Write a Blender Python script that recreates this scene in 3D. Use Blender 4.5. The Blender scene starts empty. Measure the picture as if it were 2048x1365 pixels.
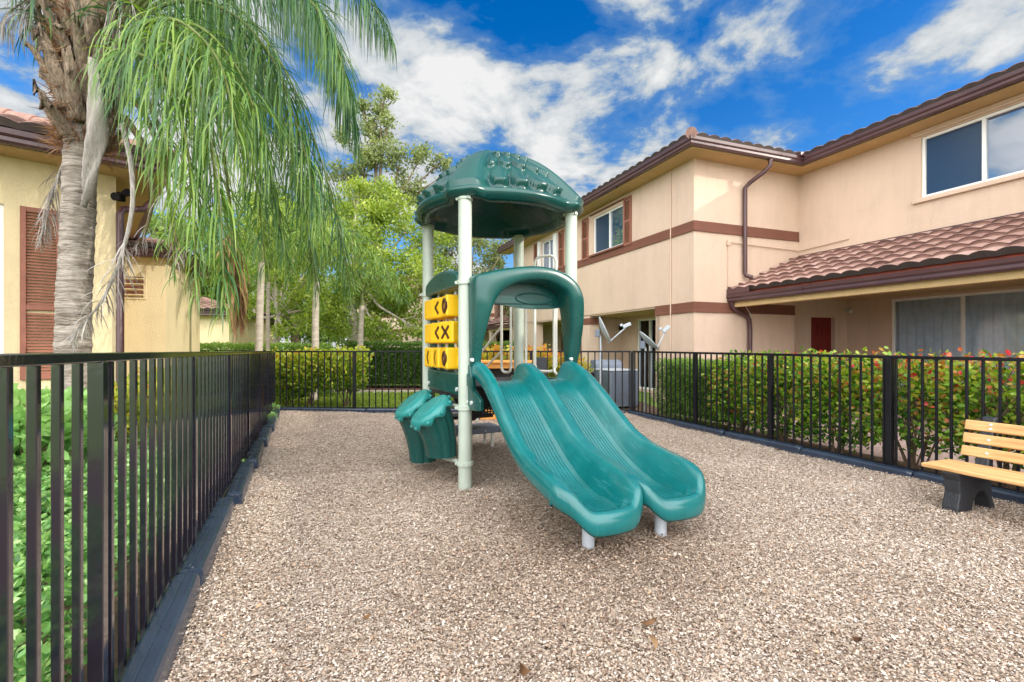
import bpy, bmesh, math, random
import numpy as np
from mathutils import Vector, Matrix, Euler
R = np.random.RandomState(7); random.seed(5)
rad = math.radians
scene = bpy.context.scene
COL = scene.collection

# ------------------------------------------------------------------ camera
F, H, Y0 = 960.0, 1.30, 695.0
cam_d = bpy.data.cameras.new('camera'); cam = bpy.data.objects.new('camera', cam_d); COL.objects.link(cam)
cam.location = (0, 0, H); cam.rotation_euler = (rad(90), 0, 0)
cam_d.sensor_width = 36; cam_d.lens = F/2048*36; cam_d.shift_y = (Y0-682.5)/2048
cam_d.clip_start = .05; cam_d.clip_end = 2000
scene.camera = cam

def at(px, py, d):
    return Vector(((px-1024)/F*d, d, H+(Y0-py)/F*d))
def gp(px, py, z=0.0):
    d = F*(H-z)/(py-Y0)
    return Vector(((px-1024)/F*d, d, z))

# ------------------------------------------------------------------ materials
def M(name):
    m = bpy.data.materials.new(name); m.use_nodes = True
    nt = m.node_tree; b = nt.nodes['Principled BSDF']
    return m, nt, b
def N(nt, t, **kw):
    n = nt.nodes.new(t)
    for k, v in kw.items():
        if k.startswith('i_'):
            key = k[2:]
            key = int(key) if key.isdigit() else key.replace('_', ' ')
            n.inputs[key].default_value = v
        else: setattr(n, k, v)
    return n
def L(nt, a, b): nt.links.new(a, b)
def rgba(c): return (c[0], c[1], c[2], 1)
def ramp(nt, fac, stops, interp='LINEAR'):
    r = N(nt, 'ShaderNodeValToRGB'); r.color_ramp.interpolation = interp
    e = r.color_ramp.elements
    while len(e) < len(stops): e.new(.5)
    for el, (p, c) in zip(e, stops): el.position = p; el.color = rgba(c)
    L(nt, fac, r.inputs[0]); return r.outputs[0]
def coords(nt): return N(nt, 'ShaderNodeTexCoord').outputs['Object']
def simple(name, col, rough=.5, spec=.5, var=.12, nscale=6, bump=0.0, bscale=80, metal=0.0, coat=0.0, stretch=None, bdist=.01, scuff=None):
    m, nt, b = M(name)
    co = coords(nt)
    if stretch:
        mp = N(nt, 'ShaderNodeMapping'); mp.inputs['Scale'].default_value = stretch
        L(nt, co, mp.inputs[0]); co = mp.outputs[0]
    nz = N(nt, 'ShaderNodeTexNoise', i_Scale=nscale, i_Detail=6.0, i_Roughness=.6); L(nt, co, nz.inputs['Vector'])
    c = ramp(nt, nz.outputs[0], [(.3, [x*(1-var) for x in col]), (.7, [min(1, x*(1+var)) for x in col])])
    if scuff:
        ms = N(nt, 'ShaderNodeMapping'); ms.inputs['Scale'].default_value = scuff; L(nt, coords(nt), ms.inputs[0])
        ns = N(nt, 'ShaderNodeTexNoise', i_Scale=2.0, i_Detail=8.0, i_Roughness=.7); L(nt, ms.outputs[0], ns.inputs['Vector'])
        fs_ = ramp(nt, ns.outputs[0], [(.56, (0, 0, 0)), (.72, (.30, .30, .30))])
        mxs = N(nt, 'ShaderNodeMix', data_type='RGBA'); L(nt, fs_, mxs.inputs[0]); L(nt, c, mxs.inputs[6]); mxs.inputs[7].default_value = (.10, .34, .33, 1); c = mxs.outputs[2]
    L(nt, c, b.inputs['Base Color'])
    b.inputs['Roughness'].default_value = rough; b.inputs['Specular IOR Level'].default_value = spec
    b.inputs['Metallic'].default_value = metal; b.inputs['Coat Weight'].default_value = coat; b.inputs['Coat Roughness'].default_value = .08
    r2 = N(nt, 'ShaderNodeMapRange', i_1=.3, i_2=.7, i_3=rough*.8, i_4=min(1, rough*1.25)); L(nt, nz.outputs[0], r2.inputs[0]); L(nt, r2.outputs[0], b.inputs['Roughness'])
    if bump:
        n2 = N(nt, 'ShaderNodeTexNoise', i_Scale=bscale, i_Detail=4.0); L(nt, co, n2.inputs['Vector'])
        bp = N(nt, 'ShaderNodeBump', i_Strength=bump, i_Distance=bdist); L(nt, n2.outputs[0], bp.inputs['Height']); L(nt, bp.outputs[0], b.inputs['Normal'])
    return m

def stucco(name, col, dirt=.2):
    m, nt, b = M(name); co = coords(nt)
    n1 = N(nt, 'ShaderNodeTexNoise', i_Scale=1.1, i_Detail=8.0, i_Roughness=.65); L(nt, co, n1.inputs['Vector'])
    mp = N(nt, 'ShaderNodeMapping'); mp.inputs['Scale'].default_value = (3, 3, .35); L(nt, co, mp.inputs[0])
    n3 = N(nt, 'ShaderNodeTexNoise', i_Scale=1.6, i_Detail=7.0, i_Roughness=.7); L(nt, mp.outputs[0], n3.inputs['Vector'])
    mx = N(nt, 'ShaderNodeMath', operation='ADD'); L(nt, n1.outputs[0], mx.inputs[0]); L(nt, n3.outputs[0], mx.inputs[1])
    hf = N(nt, 'ShaderNodeMath', operation='MULTIPLY', i_1=.5); L(nt, mx.outputs[0], hf.inputs[0])
    c = ramp(nt, hf.outputs[0], [(.33, [x*(1-dirt) for x in col]), (.5, col), (.68, [min(1, x*1.07) for x in col])])
    L(nt, c, b.inputs['Base Color']); b.inputs['Roughness'].default_value = .9; b.inputs['Specular IOR Level'].default_value = .2
    n2 = N(nt, 'ShaderNodeTexNoise', i_Scale=34.0, i_Detail=8.0, i_Roughness=.75); L(nt, co, n2.inputs['Vector'])
    bp = N(nt, 'ShaderNodeBump', i_Strength=.8, i_Distance=.02); L(nt, n2.outputs[0], bp.inputs['Height']); L(nt, bp.outputs[0], b.inputs['Normal'])
    return m

def leafmat(name, stops, trans=.35, rough=.45):
    m, nt, b = M(name)
    a = N(nt, 'ShaderNodeAttribute', attribute_name='tone')
    c = ramp(nt, a.outputs['Fac'], stops)
    L(nt, c, b.inputs['Base Color']); b.inputs['Roughness'].default_value = rough; b.inputs['Specular IOR Level'].default_value = .4
    tr = N(nt, 'ShaderNodeBsdfTranslucent'); 
    hs = N(nt, 'ShaderNodeHueSaturation', i_Hue=.485, i_Saturation=1.15, i_Value=1.5); L(nt, c, hs.inputs['Color']); L(nt, hs.outputs[0], tr.inputs[0])
    mx = N(nt, 'ShaderNodeMixShader'); mx.inputs[0].default_value = trans
    L(nt, b.outputs[0], mx.inputs[1]); L(nt, tr.outputs[0], mx.inputs[2])
    L(nt, mx.outputs[0], nt.nodes['Material Output'].inputs['Surface'])
    return m

MT = {}
MT['stucco'] = stucco('cream_stucco', (.63, .475, .365), .12)
MT['yellow_stucco'] = stucco('yellow_stucco', (.73, .60, .37), .12)
MT['soffit'] = stucco('ochre_soffit', (.55, .385, .19), .15)
MT['trim'] = simple('brown_trim', (.17, .068, .045), .7, .3, .12, 3, .3, 60)
MT['gutter'] = simple('gutter_metal', (.075, .035, .038), .32, .5, .15, 3)
MT['white'] = simple('white_aluminium', (.78, .78, .76), .4, .5, .04, 4)
MT['door'] = simple('red_door', (.16, .008, .008), .4, .5, .15, 4)
MT['dark'] = simple('dark_interior', (.012, .011, .012), .8, .2, .2, 3)
MT['fence'] = simple('black_paint', (.008, .007, .014), .10, .8, .2, 12, .05, 40, coat=.8)
MT['fencefar'] = simple('dull_black_paint', (.006, .006, .009), .45, .3, .3, 12, .05, 40)  # same black fence paint, made rougher and less reflective
MT['timber'] = simple('black_plastic_timber', (.017, .030, .056), .26, .7, .18, 5, .05, 60)
MT['teal'] = simple('teal_plastic', (.004, .128, .132), .20, .65, .16, 5, .12, 160, bdist=.003, scuff=(45, 2.2, 2.2))
MT['green'] = simple('green_plastic', (.003, .062, .056), .28, .55, .18, 3, .15, 160, bdist=.003)
MT['cap'] = simple('cap_plastic', (.02, .22, .21), .33, .5, .14, 5, .15, 160, bdist=.003)
MT['post'] = simple('post_paint', (.43, .49, .42), .33, .5, .06, 5, .05, 120)
MT['rail'] = simple('rail_paint', (.70, .70, .64), .35, .5, .06, 5)
MT['bolt'] = simple('bolt_cap', (.6, .63, .62), .3, .5, .05, 5)
MT['deck'] = simple('coated_steel', (.014, .013, .016), .5, .5, .2, 9)
MT['block'] = simple('yellow_plastic', (.86, .50, .006), .35, .5, .05, 5)
MT['mark'] = simple('brown_mark', (.06, .02, .008), .5, .3, .1, 5)
MT['grey'] = simple('grey_metal', (.42, .46, .50), .45, .5, .12, 6)
MT['steelgrey'] = simple('slate_metal', (.16, .19, .24), .5, .5, .12, 6)
MT['orange'] = simple('orange_panel', (.72, .32, .07), .55, .4, .12, 8, .2, 30, stretch=(12, 12, 1))
MT['benchdark'] = simple('bench_plastic', (.022, .024, .03), .45, .5, .2, 12, .4, 60)
MT['shutter'] = simple('shutter_brown', (.26, .10, .065), .6, .4, .12, 3)
MT['mulchbed'] = simple('mulch_bed', (.16, .09, .06), .95, .1, .5, 25, .8, 50, bdist=.03)
MT['kerb'] = simple('concrete_kerb', (.5, .43, .36), .9, .2, .15, 8, .3, 60)
MT['twig'] = simple('twig_bark', (.16, .11, .075), .9, .2, .3, 20, .5, 60)
MT['paletrunk'] = simple('pale_bark', (.40, .35, .29), .9, .2, .25, 6, .5, 25, stretch=(1, 1, 4))
MT['bark'] = simple('brown_bark', (.20, .15, .11), .95, .2, .35, 8, .8, 25)
MT['boot'] = simple('palm_boot', (.33, .255, .19), .95, .1, .6, 6, 1.0, 30, stretch=(9, 9, 1.0), bdist=.03)
MT['petiole'] = simple('palm_petiole', (.13, .105, .055), .75, .3, .4, 5, .3, 40)
MT['greenstem'] = simple('green_rachis', (.11, .14, .03), .55, .4, .25, 5)
MT['spathe'] = simple('grey_spathe', (.42, .38, .35), .9, .2, .3, 5, .8, 30, stretch=(14, 14, 1), bdist=.015)

def wood_mat():
    m, nt, b = M('bench_lumber'); co = coords(nt)
    mp = N(nt, 'ShaderNodeMapping'); mp.inputs['Scale'].default_value = (1.2, 14, 14); L(nt, co, mp.inputs[0])
    n = N(nt, 'ShaderNodeTexNoise', i_Scale=3.0, i_Detail=8.0, i_Distortion=.6); L(nt, mp.outputs[0], n.inputs['Vector'])
    c = ramp(nt, n.outputs[0], [(.3, (.47, .25, .09)), (.55, (.64, .385, .16)), (.75, (.71, .46, .22))])
    L(nt, c, b.inputs['Base Color']); b.inputs['Roughness'].default_value = .55
    bp = N(nt, 'ShaderNodeBump', i_Strength=.2, i_Distance=.004); L(nt, n.outputs[0], bp.inputs['Height']); L(nt, bp.outputs[0], b.inputs['Normal'])
    return m
MT['wood'] = wood_mat()

def trunk_mat():
    m, nt, b = M('palm_trunk_bark'); co = coords(nt)
    mp = N(nt, 'ShaderNodeMapping'); mp.inputs['Scale'].default_value = (1.5, 1.5, 9); L(nt, co, mp.inputs[0])
    n = N(nt, 'ShaderNodeTexNoise', i_Scale=3.0, i_Detail=9.0, i_Roughness=.7, i_Distortion=.8); L(nt, mp.outputs[0], n.inputs['Vector'])
    mp2 = N(nt, 'ShaderNodeMapping'); mp2.inputs['Scale'].default_value = (3, 3, 26); L(nt, co, mp2.inputs[0])
    n2 = N(nt, 'ShaderNodeTexNoise', i_Scale=2.2, i_Detail=5.0, i_Distortion=.5); L(nt, mp2.outputs[0], n2.inputs['Vector'])
    c = ramp(nt, n.outputs[0], [(.28, (.07, .055, .045)), (.44, (.21, .175, .15)), (.60, (.37, .325, .285)), (.8, (.50, .46, .42))])
    dk = ramp(nt, n2.outputs[0], [(.30, (.25, .2, .18)), (.38, (1, 1, 1))])
    mx = N(nt, 'ShaderNodeMix', data_type='RGBA', blend_type='MULTIPLY'); mx.inputs[0].default_value = .8
    L(nt, c, mx.inputs[6]); L(nt, dk, mx.inputs[7]); L(nt, mx.outputs[2], b.inputs['Base Color'])
    b.inputs['Roughness'].default_value = .95; b.inputs['Specular IOR Level'].default_value = .15
    bp = N(nt, 'ShaderNodeBump', i_Strength=.8, i_Distance=.02); L(nt, n2.outputs[0], bp.inputs['Height']); L(nt, bp.outputs[0], b.inputs['Normal'])
    return m
MT['trunk'] = trunk_mat()

def tile_mat():
    m, nt, b = M('clay_roof_tile')
    a = N(nt, 'ShaderNodeAttribute', attribute_name='tone')
    co = coords(nt)
    n = N(nt, 'ShaderNodeTexNoise', i_Scale=9.0, i_Detail=7.0, i_Roughness=.7); L(nt, co, n.inputs['Vector'])
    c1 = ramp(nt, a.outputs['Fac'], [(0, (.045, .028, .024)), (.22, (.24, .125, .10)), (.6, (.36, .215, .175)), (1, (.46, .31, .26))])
    c2 = ramp(nt, n.outputs[0], [(.3, (.65, .6, .6)), (.6, (1, 1, 1))])
    mx = N(nt, 'ShaderNodeMix', data_type='RGBA', blend_type='MULTIPLY'); mx.inputs[0].default_value = 1
    L(nt, c1, mx.inputs[6]); L(nt, c2, mx.inputs[7]); L(nt, mx.outputs[2], b.inputs['Base Color'])
    b.inputs['Roughness'].default_value = .75
    bp = N(nt, 'ShaderNodeBump', i_Strength=.3, i_Distance=.01); L(nt, n.outputs[0], bp.inputs['Height']); L(nt, bp.outputs[0], b.inputs['Normal'])
    return m
MT['tile'] = tile_mat()
MT['tilered'] = simple('red_eave_closure', (.33, .08, .05), .8, .2, .2, 8)

def glass_mat(name, col, rough=.03):
    m, nt, b = M(name); co = coords(nt)
    n = N(nt, 'ShaderNodeTexNoise', i_Scale=1.2, i_Detail=2.0); L(nt, co, n.inputs['Vector'])
    bp = N(nt, 'ShaderNodeBump', i_Strength=.12, i_Distance=.03); L(nt, n.outputs[0], bp.inputs['Height']); L(nt, bp.outputs[0], b.inputs['Normal'])
    b.inputs['Base Color'].default_value = rgba(col); b.inputs['Roughness'].default_value = rough
    b.inputs['Specular IOR Level'].default_value = 1.0; b.inputs['IOR'].default_value = 2.2
    return m
MT['glass'] = glass_mat('window_glass', (.016, .055, .13))  # blue put into the base colour for reflected sky
MT['screen'] = glass_mat('screened_glass', (.018, .042, .085), .14); MT['screen'].node_tree.nodes['Principled BSDF'].inputs['IOR'].default_value = 1.5; MT['screen'].node_tree.nodes['Principled BSDF'].inputs['Specular IOR Level'].default_value = .6

def clear_glass():
    m, nt, b = M('clear_glass'); co = coords(nt)
    n = N(nt, 'ShaderNodeTexNoise', i_Scale=.9, i_Detail=1.0); L(nt, co, n.inputs['Vector'])
    bp = N(nt, 'ShaderNodeBump', i_Strength=.35, i_Distance=.06); L(nt, n.outputs[0], bp.inputs['Height'])
    g = N(nt, 'ShaderNodeBsdfGlossy', i_Roughness=.015); g.inputs[0].default_value = (.9, .95, 1, 1); L(nt, bp.outputs[0], g.inputs['Normal'])
    t = N(nt, 'ShaderNodeBsdfTransparent'); t.inputs[0].default_value = (.90, .95, 1, 1)
    f = N(nt, 'ShaderNodeFresnel', i_IOR=1.65); mx = N(nt, 'ShaderNodeMixShader'); L(nt, f.outputs[0], mx.inputs[0]); L(nt, t.outputs[0], mx.inputs[1]); L(nt, g.outputs[0], mx.inputs[2])
    L(nt, mx.outputs[0], nt.nodes['Material Output'].inputs['Surface']); return m
MT['clear'] = clear_glass()
MT['curtain'] = simple('curtain_cloth', (.86, .85, .84), .9, .1, .1, 5)
def mulch_ground():
    m, nt, b = M('mulch_ground'); co = coords(nt)
    v = N(nt, 'ShaderNodeTexVoronoi', i_Scale=48.0, i_Randomness=1.0); L(nt, co, v.inputs['Vector'])
    sp = N(nt, 'ShaderNodeSeparateColor'); L(nt, v.outputs['Color'], sp.inputs[0])
    c = ramp(nt, sp.outputs[0], [(0, (.10, .065, .045)), (.3, (.24, .17, .12)), (.6, (.38, .30, .23)), (1, (.6, .52, .44))])
    L(nt, c, b.inputs['Base Color']); b.inputs['Roughness'].default_value = .9
    bp = N(nt, 'ShaderNodeBump', i_Strength=.8, i_Distance=.02); L(nt, v.outputs['Distance'], bp.inputs['Height']); L(nt, bp.outputs[0], b.inputs['Normal'])
    return m
MT['mulch'] = mulch_ground()
def chip_mat():
    m, nt, b = M('wood_chip')
    a = N(nt, 'ShaderNodeAttribute', attribute_name='tone')
    c = ramp(nt, a.outputs['Fac'], [(0, (.075, .045, .032)), (.16, (.19, .12, .085)), (.34, (.39, .285, .205)), (.56, (.58, .46, .365)), (.80, (.71, .615, .53)), (.93, (.82, .77, .71)), (1, (.56, .27, .12))])
    L(nt, c, b.inputs['Base Color']); b.inputs['Roughness'].default_value = .85; b.inputs['Specular IOR Level'].default_value = .25
    return m
MT['chip'] = chip_mat()
def paver_mat():
    m, nt, b = M('patio_paver'); co = coords(nt)
    br = N(nt, 'ShaderNodeTexBrick', i_Scale=4.5, i_Mortar_Size=.02); br.inputs['Color1'].default_value = (.42, .28, .24, 1); br.inputs['Color2'].default_value = (.52, .38, .33, 1); br.inputs['Mortar'].default_value = (.22, .16, .14, 1)
    L(nt, co, br.inputs['Vector']); L(nt, br.outputs[0], b.inputs['Base Color']); b.inputs['Roughness'].default_value = .85
    return m
MT['paver'] = paver_mat()
def lawn_mat():
    m, nt, b = M('lawn_grass'); co = coords(nt)
    n = N(nt, 'ShaderNodeTexNoise', i_Scale=3.0, i_Detail=10.0, i_Roughness=.75); L(nt, co, n.inputs['Vector'])
    c = ramp(nt, n.outputs[0], [(.3, (.06, .12, .015)), (.55, (.16, .26, .035)), (.75, (.24, .34, .06))])
    L(nt, c, b.inputs['Base Color']); b.inputs['Roughness'].default_value = .9
    return m
MT['lawn'] = lawn_mat()
MT['soil'] = simple('soil', (.12, .085, .06), .95, .1, .4, 15, .6, 40)

G3 = lambda *s: [(i/(len(s)-1), c) for i, c in enumerate(s)]
MT['palm'] = leafmat('palm_leaflet', G3((.025, .075, .045), (.05, .13, .045), (.10, .205, .035), (.21, .32, .055)), .30, .4)
MT['palmfar'] = leafmat('far_palm_leaflet', G3((.05, .12, .05), (.12, .22, .05), (.26, .38, .09)), .4)
MT['deadleaf'] = leafmat('dead_leaflet', G3((.16, .14, .13), (.34, .31, .29), (.52, .49, .46)), .15, .9)
MT['brownleaf'] = leafmat('brown_leaflet', G3((.14, .07, .035), (.28, .15, .07), (.42, .27, .14)), .2, .9)
MT['treeleaf'] = leafmat('tree_leaf', G3((.06, .12, .025), (.15, .24, .045), (.30, .40, .09)), .4)
MT['treelime'] = leafmat('lime_tree_leaf', G3((.09, .16, .025), (.23, .33, .05), (.46, .53, .12)), .42)
MT['treedull'] = leafmat('olive_tree_leaf', G3((.10, .14, .05), (.20, .25, .09), (.36, .40, .16)), .4)
MT['hedge'] = leafmat('hedge_leaf', G3((.03, .08, .015), (.07, .15, .025), (.15, .26, .045)), .3)
MT['box'] = leafmat('box_hedge_leaf', G3((.06, .14, .02), (.14, .27, .05), (.28, .42, .09)), .35)
MT['croton'] = leafmat('croton_leaf', G3((.07, .16, .02), (.20, .30, .03), (.52, .54, .08), (.62, .30, .08), (.45, .08, .04)), .35)
MT['plum'] = leafmat('cocoplum_leaf', G3((.03, .11, .015), (.09, .23, .03), (.22, .40, .05), (.40, .48, .07), (.54, .26, .08), (.56, .05, .05)), .36, .3)
MT['cover'] = leafmat('ground_cover_leaf', G3((.05, .15, .04), (.14, .32, .09), (.28, .48, .16), (.46, .62, .28)), .33, .3)
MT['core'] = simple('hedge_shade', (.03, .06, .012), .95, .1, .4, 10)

# ------------------------------------------------------------------ mesh helpers
def link(o, parent=None):
    COL.objects.link(o)
    if parent is not None: o.parent = parent
    return o
def mesh(name, v, f, mat, parent=None, smooth=False):
    me = bpy.data.meshes.new(name); me.from_pydata([tuple(x) for x in v], [], f); me.update()
    if mat: me.materials.append(MT[mat] if isinstance(mat, str) else mat)
    if smooth: me.polygons.foreach_set('use_smooth', [True]*len(me.polygons))
    return link(bpy.data.objects.new(name, me), parent)
def npmesh(name, V, Fc, mat, parent=None, tone=None, smooth=False):
    """V (n,3) array, Fc (m,k) int array of equal sized faces"""
    me = bpy.data.meshes.new(name); n, (m, k) = len(V), Fc.shape
    me.vertices.add(n); me.vertices.foreach_set('co', np.ascontiguousarray(V, np.float32).ravel())
    me.loops.add(m*k); me.loops.foreach_set('vertex_index', np.ascontiguousarray(Fc, np.int32).ravel())
    me.polygons.add(m); me.polygons.foreach_set('loop_start', np.arange(0, m*k, k, dtype=np.int32))
    me.update(calc_edges=True)
    if smooth: me.polygons.foreach_set('use_smooth', np.ones(m, bool))
    if tone is not None:
        a = me.attributes.new('tone', 'FLOAT', 'POINT'); a.data.foreach_set('value', np.ascontiguousarray(tone, np.float32))
    me.materials.append(MT[mat])
    return link(bpy.data.objects.new(name, me), parent)
def thing(name, label, cat, loc=(0, 0, 0), rz=0, group=None):
    o = bpy.data.objects.new(name, None); o.empty_display_size = .1; link(o)
    o.location = loc; o.rotation_euler = (0, 0, rz); return tag(o, label, cat, group)
def tag(o, label, cat, group=None):
    o['label'] = label; o['category'] = cat
    if group: o['group'] = group
    return o
def struct(o): o['kind'] = 'structure'; return o
def stuff(o): o['kind'] = 'stuff'; return o
def bevel(o, w=.006, seg=2, ang=35):
    m = o.modifiers.new('bevel', 'BEVEL'); m.width = w; m.segments = seg; m.limit_method = 'ANGLE'; m.angle_limit = rad(ang)
    return o

class MB:
    def __init__(s): s.v = []; s.f = []
    def add(s, v, f):
        o = len(s.v); s.v += [tuple(x) for x in v]; s.f += [tuple(i+o for i in q) for q in f]; return s
    def box(s, c, d, rot=None):
        x, y, z = d[0]/2, d[1]/2, d[2]/2
        vs = [Vector((a*x, b*y, e*z)) for a in (-1, 1) for b in (-1, 1) for e in (-1, 1)]
        if rot is not None: vs = [rot @ q for q in vs]
        c = Vector(c)
        return s.add([q+c for q in vs], [(0, 1, 3, 2), (4, 6, 7, 5), (0, 4, 5, 1), (2, 3, 7, 6), (0, 2, 6, 4), (1, 5, 7, 3)])
    def bx(s, a, b):
        return s.box([(p+q)/2 for p, q in zip(a, b)], [abs(q-p) for p, q in zip(a, b)])
    def tube(s, pts, r, n=10, caps=True):
        pts = [Vector(p) for p in pts]; k = len(pts)
        rs = r if isinstance(r, (list, tuple)) else [r]*k
        up = None; vs = []; fs = []
        for i, p in enumerate(pts):
            t = (pts[min(i+1, k-1)]-pts[max(i-1, 0)]).normalized()
            if up is None:
                up = Vector((0, 0, 1)) if abs(t.z) < .9 else Vector((1, 0, 0))
            a = t.cross(up).normalized(); b = a.cross(t).normalized(); up = b
            for j in range(n):
                an = 2*math.pi*j/n; vs.append(p+(a*math.cos(an)+b*math.sin(an))*rs[i])
        for i in range(k-1):
            for j in range(n):
                j2 = (j+1) % n; fs.append((i*n+j, i*n+j2, (i+1)*n+j2, (i+1)*n+j))
        if caps: fs.append(tuple(range(n-1, -1, -1))); fs.append(tuple((k-1)*n+j for j in range(n)))
        return s.add(vs, fs)
    def lathe(s, prof, c=(0, 0, 0), n=24):
        c = Vector(c); vs = []; fs = []; k = len(prof)
        for r, z in prof:
            for j in range(n):
                an = 2*math.pi*j/n; vs.append(c+Vector((r*math.cos(an), r*math.sin(an), z)))
        for i in range(k-1):
            for j in range(n):
                j2 = (j+1) % n; fs.append((i*n+j, i*n+j2, (i+1)*n+j2, (i+1)*n+j))
        fs.append(tuple(range(n-1, -1, -1))); fs.append(tuple((k-1)*n+j for j in range(n)))
        return s.add(vs, fs)
    def prism(s, poly, o, u, w, n, t):
        """polygon [(a,b)] in plane origin o axes u,w, extruded t along n"""
        o, u, w, n = Vector(o), Vector(u), Vector(w), Vector(n); k = len(poly)
        vs = [o+u*a+w*b for a, b in poly]; vs += [q+n*t for q in vs]
        fs = [tuple(range(k-1, -1, -1)), tuple(range(k, 2*k))]+[(i, (i+1) % k, (i+1) % k+k, i+k) for i in range(k)]
        return s.add(vs, fs)
    def build(s, name, mat, parent=None, smooth=False, bev=0, seg=2):
        o = mesh(name, s.v, s.f, mat, parent, smooth)
        bm = bmesh.new(); bm.from_mesh(o.data); bmesh.ops.recalc_face_normals(bm, faces=bm.faces); bm.to_mesh(o.data); bm.free()
        if smooth: autosmooth(o)
        if bev: bevel(o, bev, seg)
        return o
def autosmooth(o, ang=40):
    me = o.data
    bm = bmesh.new(); bm.from_mesh(me)
    for e in bm.edges:
        e.smooth = not (len(e.link_faces) == 2 and e.calc_face_angle(0) > rad(ang))
    bm.to_mesh(me); bm.free()
def spline(pts, n):
    """Catmull-Rom through the points"""
    P = [np.array(p, float) for p in pts]; P = [2*P[0]-P[1]]+P+[2*P[-1]-P[-2]]
    out = []; k = len(P)-3
    for i in range(n):
        t = i/(n-1)*k; j = min(int(t), k-1); u = t-j
        a, b, c, d = P[j:j+4]
        out.append(.5*((2*b)+(-a+c)*u+(2*a-5*b+4*c-d)*u*u+(-a+3*b-3*c+d)*u**3))
    return out
def interp(x, tab): return np.interp(x, [t[0] for t in tab], [t[1] for t in tab])
def sweep(path, prof, closed_ends=True):
    """profile [(out,z)] carried along a plan polyline with mitres; out = to the right of travel"""
    P = [Vector((p[0], p[1])) for p in path]; k = len(P); n = len(prof); vs = []
    for i in range(k):
        d1 = (P[i]-P[i-1]).normalized() if i else (P[1]-P[0]).normalized()
        d2 = (P[i+1]-P[i]).normalized() if i < k-1 else d1
        n1 = Vector((d1.y, -d1.x)); n2 = Vector((d2.y, -d2.x)); m = (n1+n2)
        m = m/ max(1e-6, m.dot(n1))
        for o, z in prof: q = P[i]+m*o; vs.append((q.x, q.y, z))
    fs = []
    for i in range(k-1):
        for j in range(n):
            j2 = (j+1) % n; fs.append((i*n+j, i*n+j2, (i+1)*n+j2, (i+1)*n+j))
    if closed_ends: fs.append(tuple(range(n-1, -1, -1))); fs.append(tuple((k-1)*n+j for j in range(n)))
    return vs, fs

def unit(a): return a/np.maximum(1e-9, np.linalg.norm(a, axis=-1, keepdims=True))
def leaves(name, P, D, ln, wd, tone, mat, parent=None, shape='diamond', fold=.18, side=None):
    P = np.asarray(P, float); n = len(P); D = unit(np.asarray(D, float))
    ln = np.broadcast_to(ln, n)[:, None]; wd = np.broadcast_to(wd, n)[:, None]
    S = unit(np.cross(D, R.normal(size=(n, 3)) if side is None else side)); Nn = np.cross(S, D)
    if shape == 'diamond':
        V = np.stack([P, P+D*ln*.45+S*wd*.5+Nn*wd*fold, P+D*ln, P+D*ln*.45-S*wd*.5+Nn*wd*fold], 1).reshape(-1, 3)
        b = np.arange(n)[:, None]*4; Fc = b+np.array([[0, 1, 2, 3]]); k = 4
    else:
        a = [(0, 0, 0), (.28, .42, fold), (.66, .46, fold), (1, 0, 0), (.66, -.46, fold), (.28, -.42, fold)]
        V = np.stack([P+D*ln*u+S*wd*w+Nn*wd*h for u, w, h in a], 1).reshape(-1, 3)
        b = np.arange(n)[:, None]*6; Fc = np.concatenate([b+np.array([[0, 1, 2, 3]]), b+np.array([[0, 3, 4, 5]])], 0); k = 6
    return npmesh(name, V, Fc, mat, parent, np.repeat(np.clip(tone, 0, 1), k))
def randdir(n, up=0.0):
    d = R.normal(size=(n, 3)); d = unit(d); d[:, 2] += up; return unit(d)
exec_parts = []

# ------------------------------------------------------------------ site lines
F1 = Vector((-4.87, 9.83, 0)); F2 = Vector((2.33, 9.38, 0))
LD = Vector((-.4229, 1, 0)).normalized(); RD = Vector((1.97, -5.35, 0)).normalized()
F0 = F1-LD*9.9; F3 = F2+RD*8.6
def lx(y): return -.714-.4229*y
def rx_(y): return 2.33+(9.38-y)*.3682
def by(x): return 9.83-(x+4.87)*.0625
def hf(x, y): return .012*np.sin(x*2.1+.6)*np.cos(y*1.7)+.008*np.sin(x*4.7+y*3.1)+.006*np.cos(y*6.1-x*2.3)

# ground sheets
def sheet(name, pts, z, mat):
    return struct(mesh(name, [(x, y, z) for x, y in pts], [tuple(range(len(pts)))], mat))
sheet('ground', [(-500, -500), (500, -500), (500, 700), (-500, 700)], -.06, 'lawn')
sheet('planting_bed', [(-14, -4), (lx(-4)-.03, -4), (lx(9.83)-.03, 9.83), (-5.2, 10.1), (-9, 10.6), (-14, 10)], -.05, 'soil')
sheet('patio', [(rx_(9.0)+.25, 8.9), (rx_(-3)+.25, -3), (14, -3), (14, 14), (4, 14), (3.3, 10.6)], -.05, 'paver')
sheet('soil_strip', [(rx_(9.2)+.03, 9.2), (rx_(-3)+.03, -3), (rx_(-3)+.75, -3), (rx_(9.2)+.9, 9.4), (3.2, 12), (1.5, 12), (2.2, 9.5)], -.045, 'soil')
xs, ys = np.meshgrid(np.linspace(0, 1, 90), np.linspace(-1.0, 1, 110))
yy = np.linspace(-1.0, 9.8, 110)
V = []
for y in yy:
    for u in np.linspace(0, 1, 90):
        a, b = lx(y), rx_(y); x = a+(b-a)*u; V.append((x, min(y, by(x)), 0))
V = np.array(V); V[:, 2] = hf(V[:, 0], V[:, 1])
q = np.arange(109)[:, None]*90+np.arange(89)[None, :]; q = q.ravel()
mg = struct(npmesh('mulch_ground', V, np.stack([q, q+1, q+91, q+90], 1), 'mulch', smooth=True))

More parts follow.
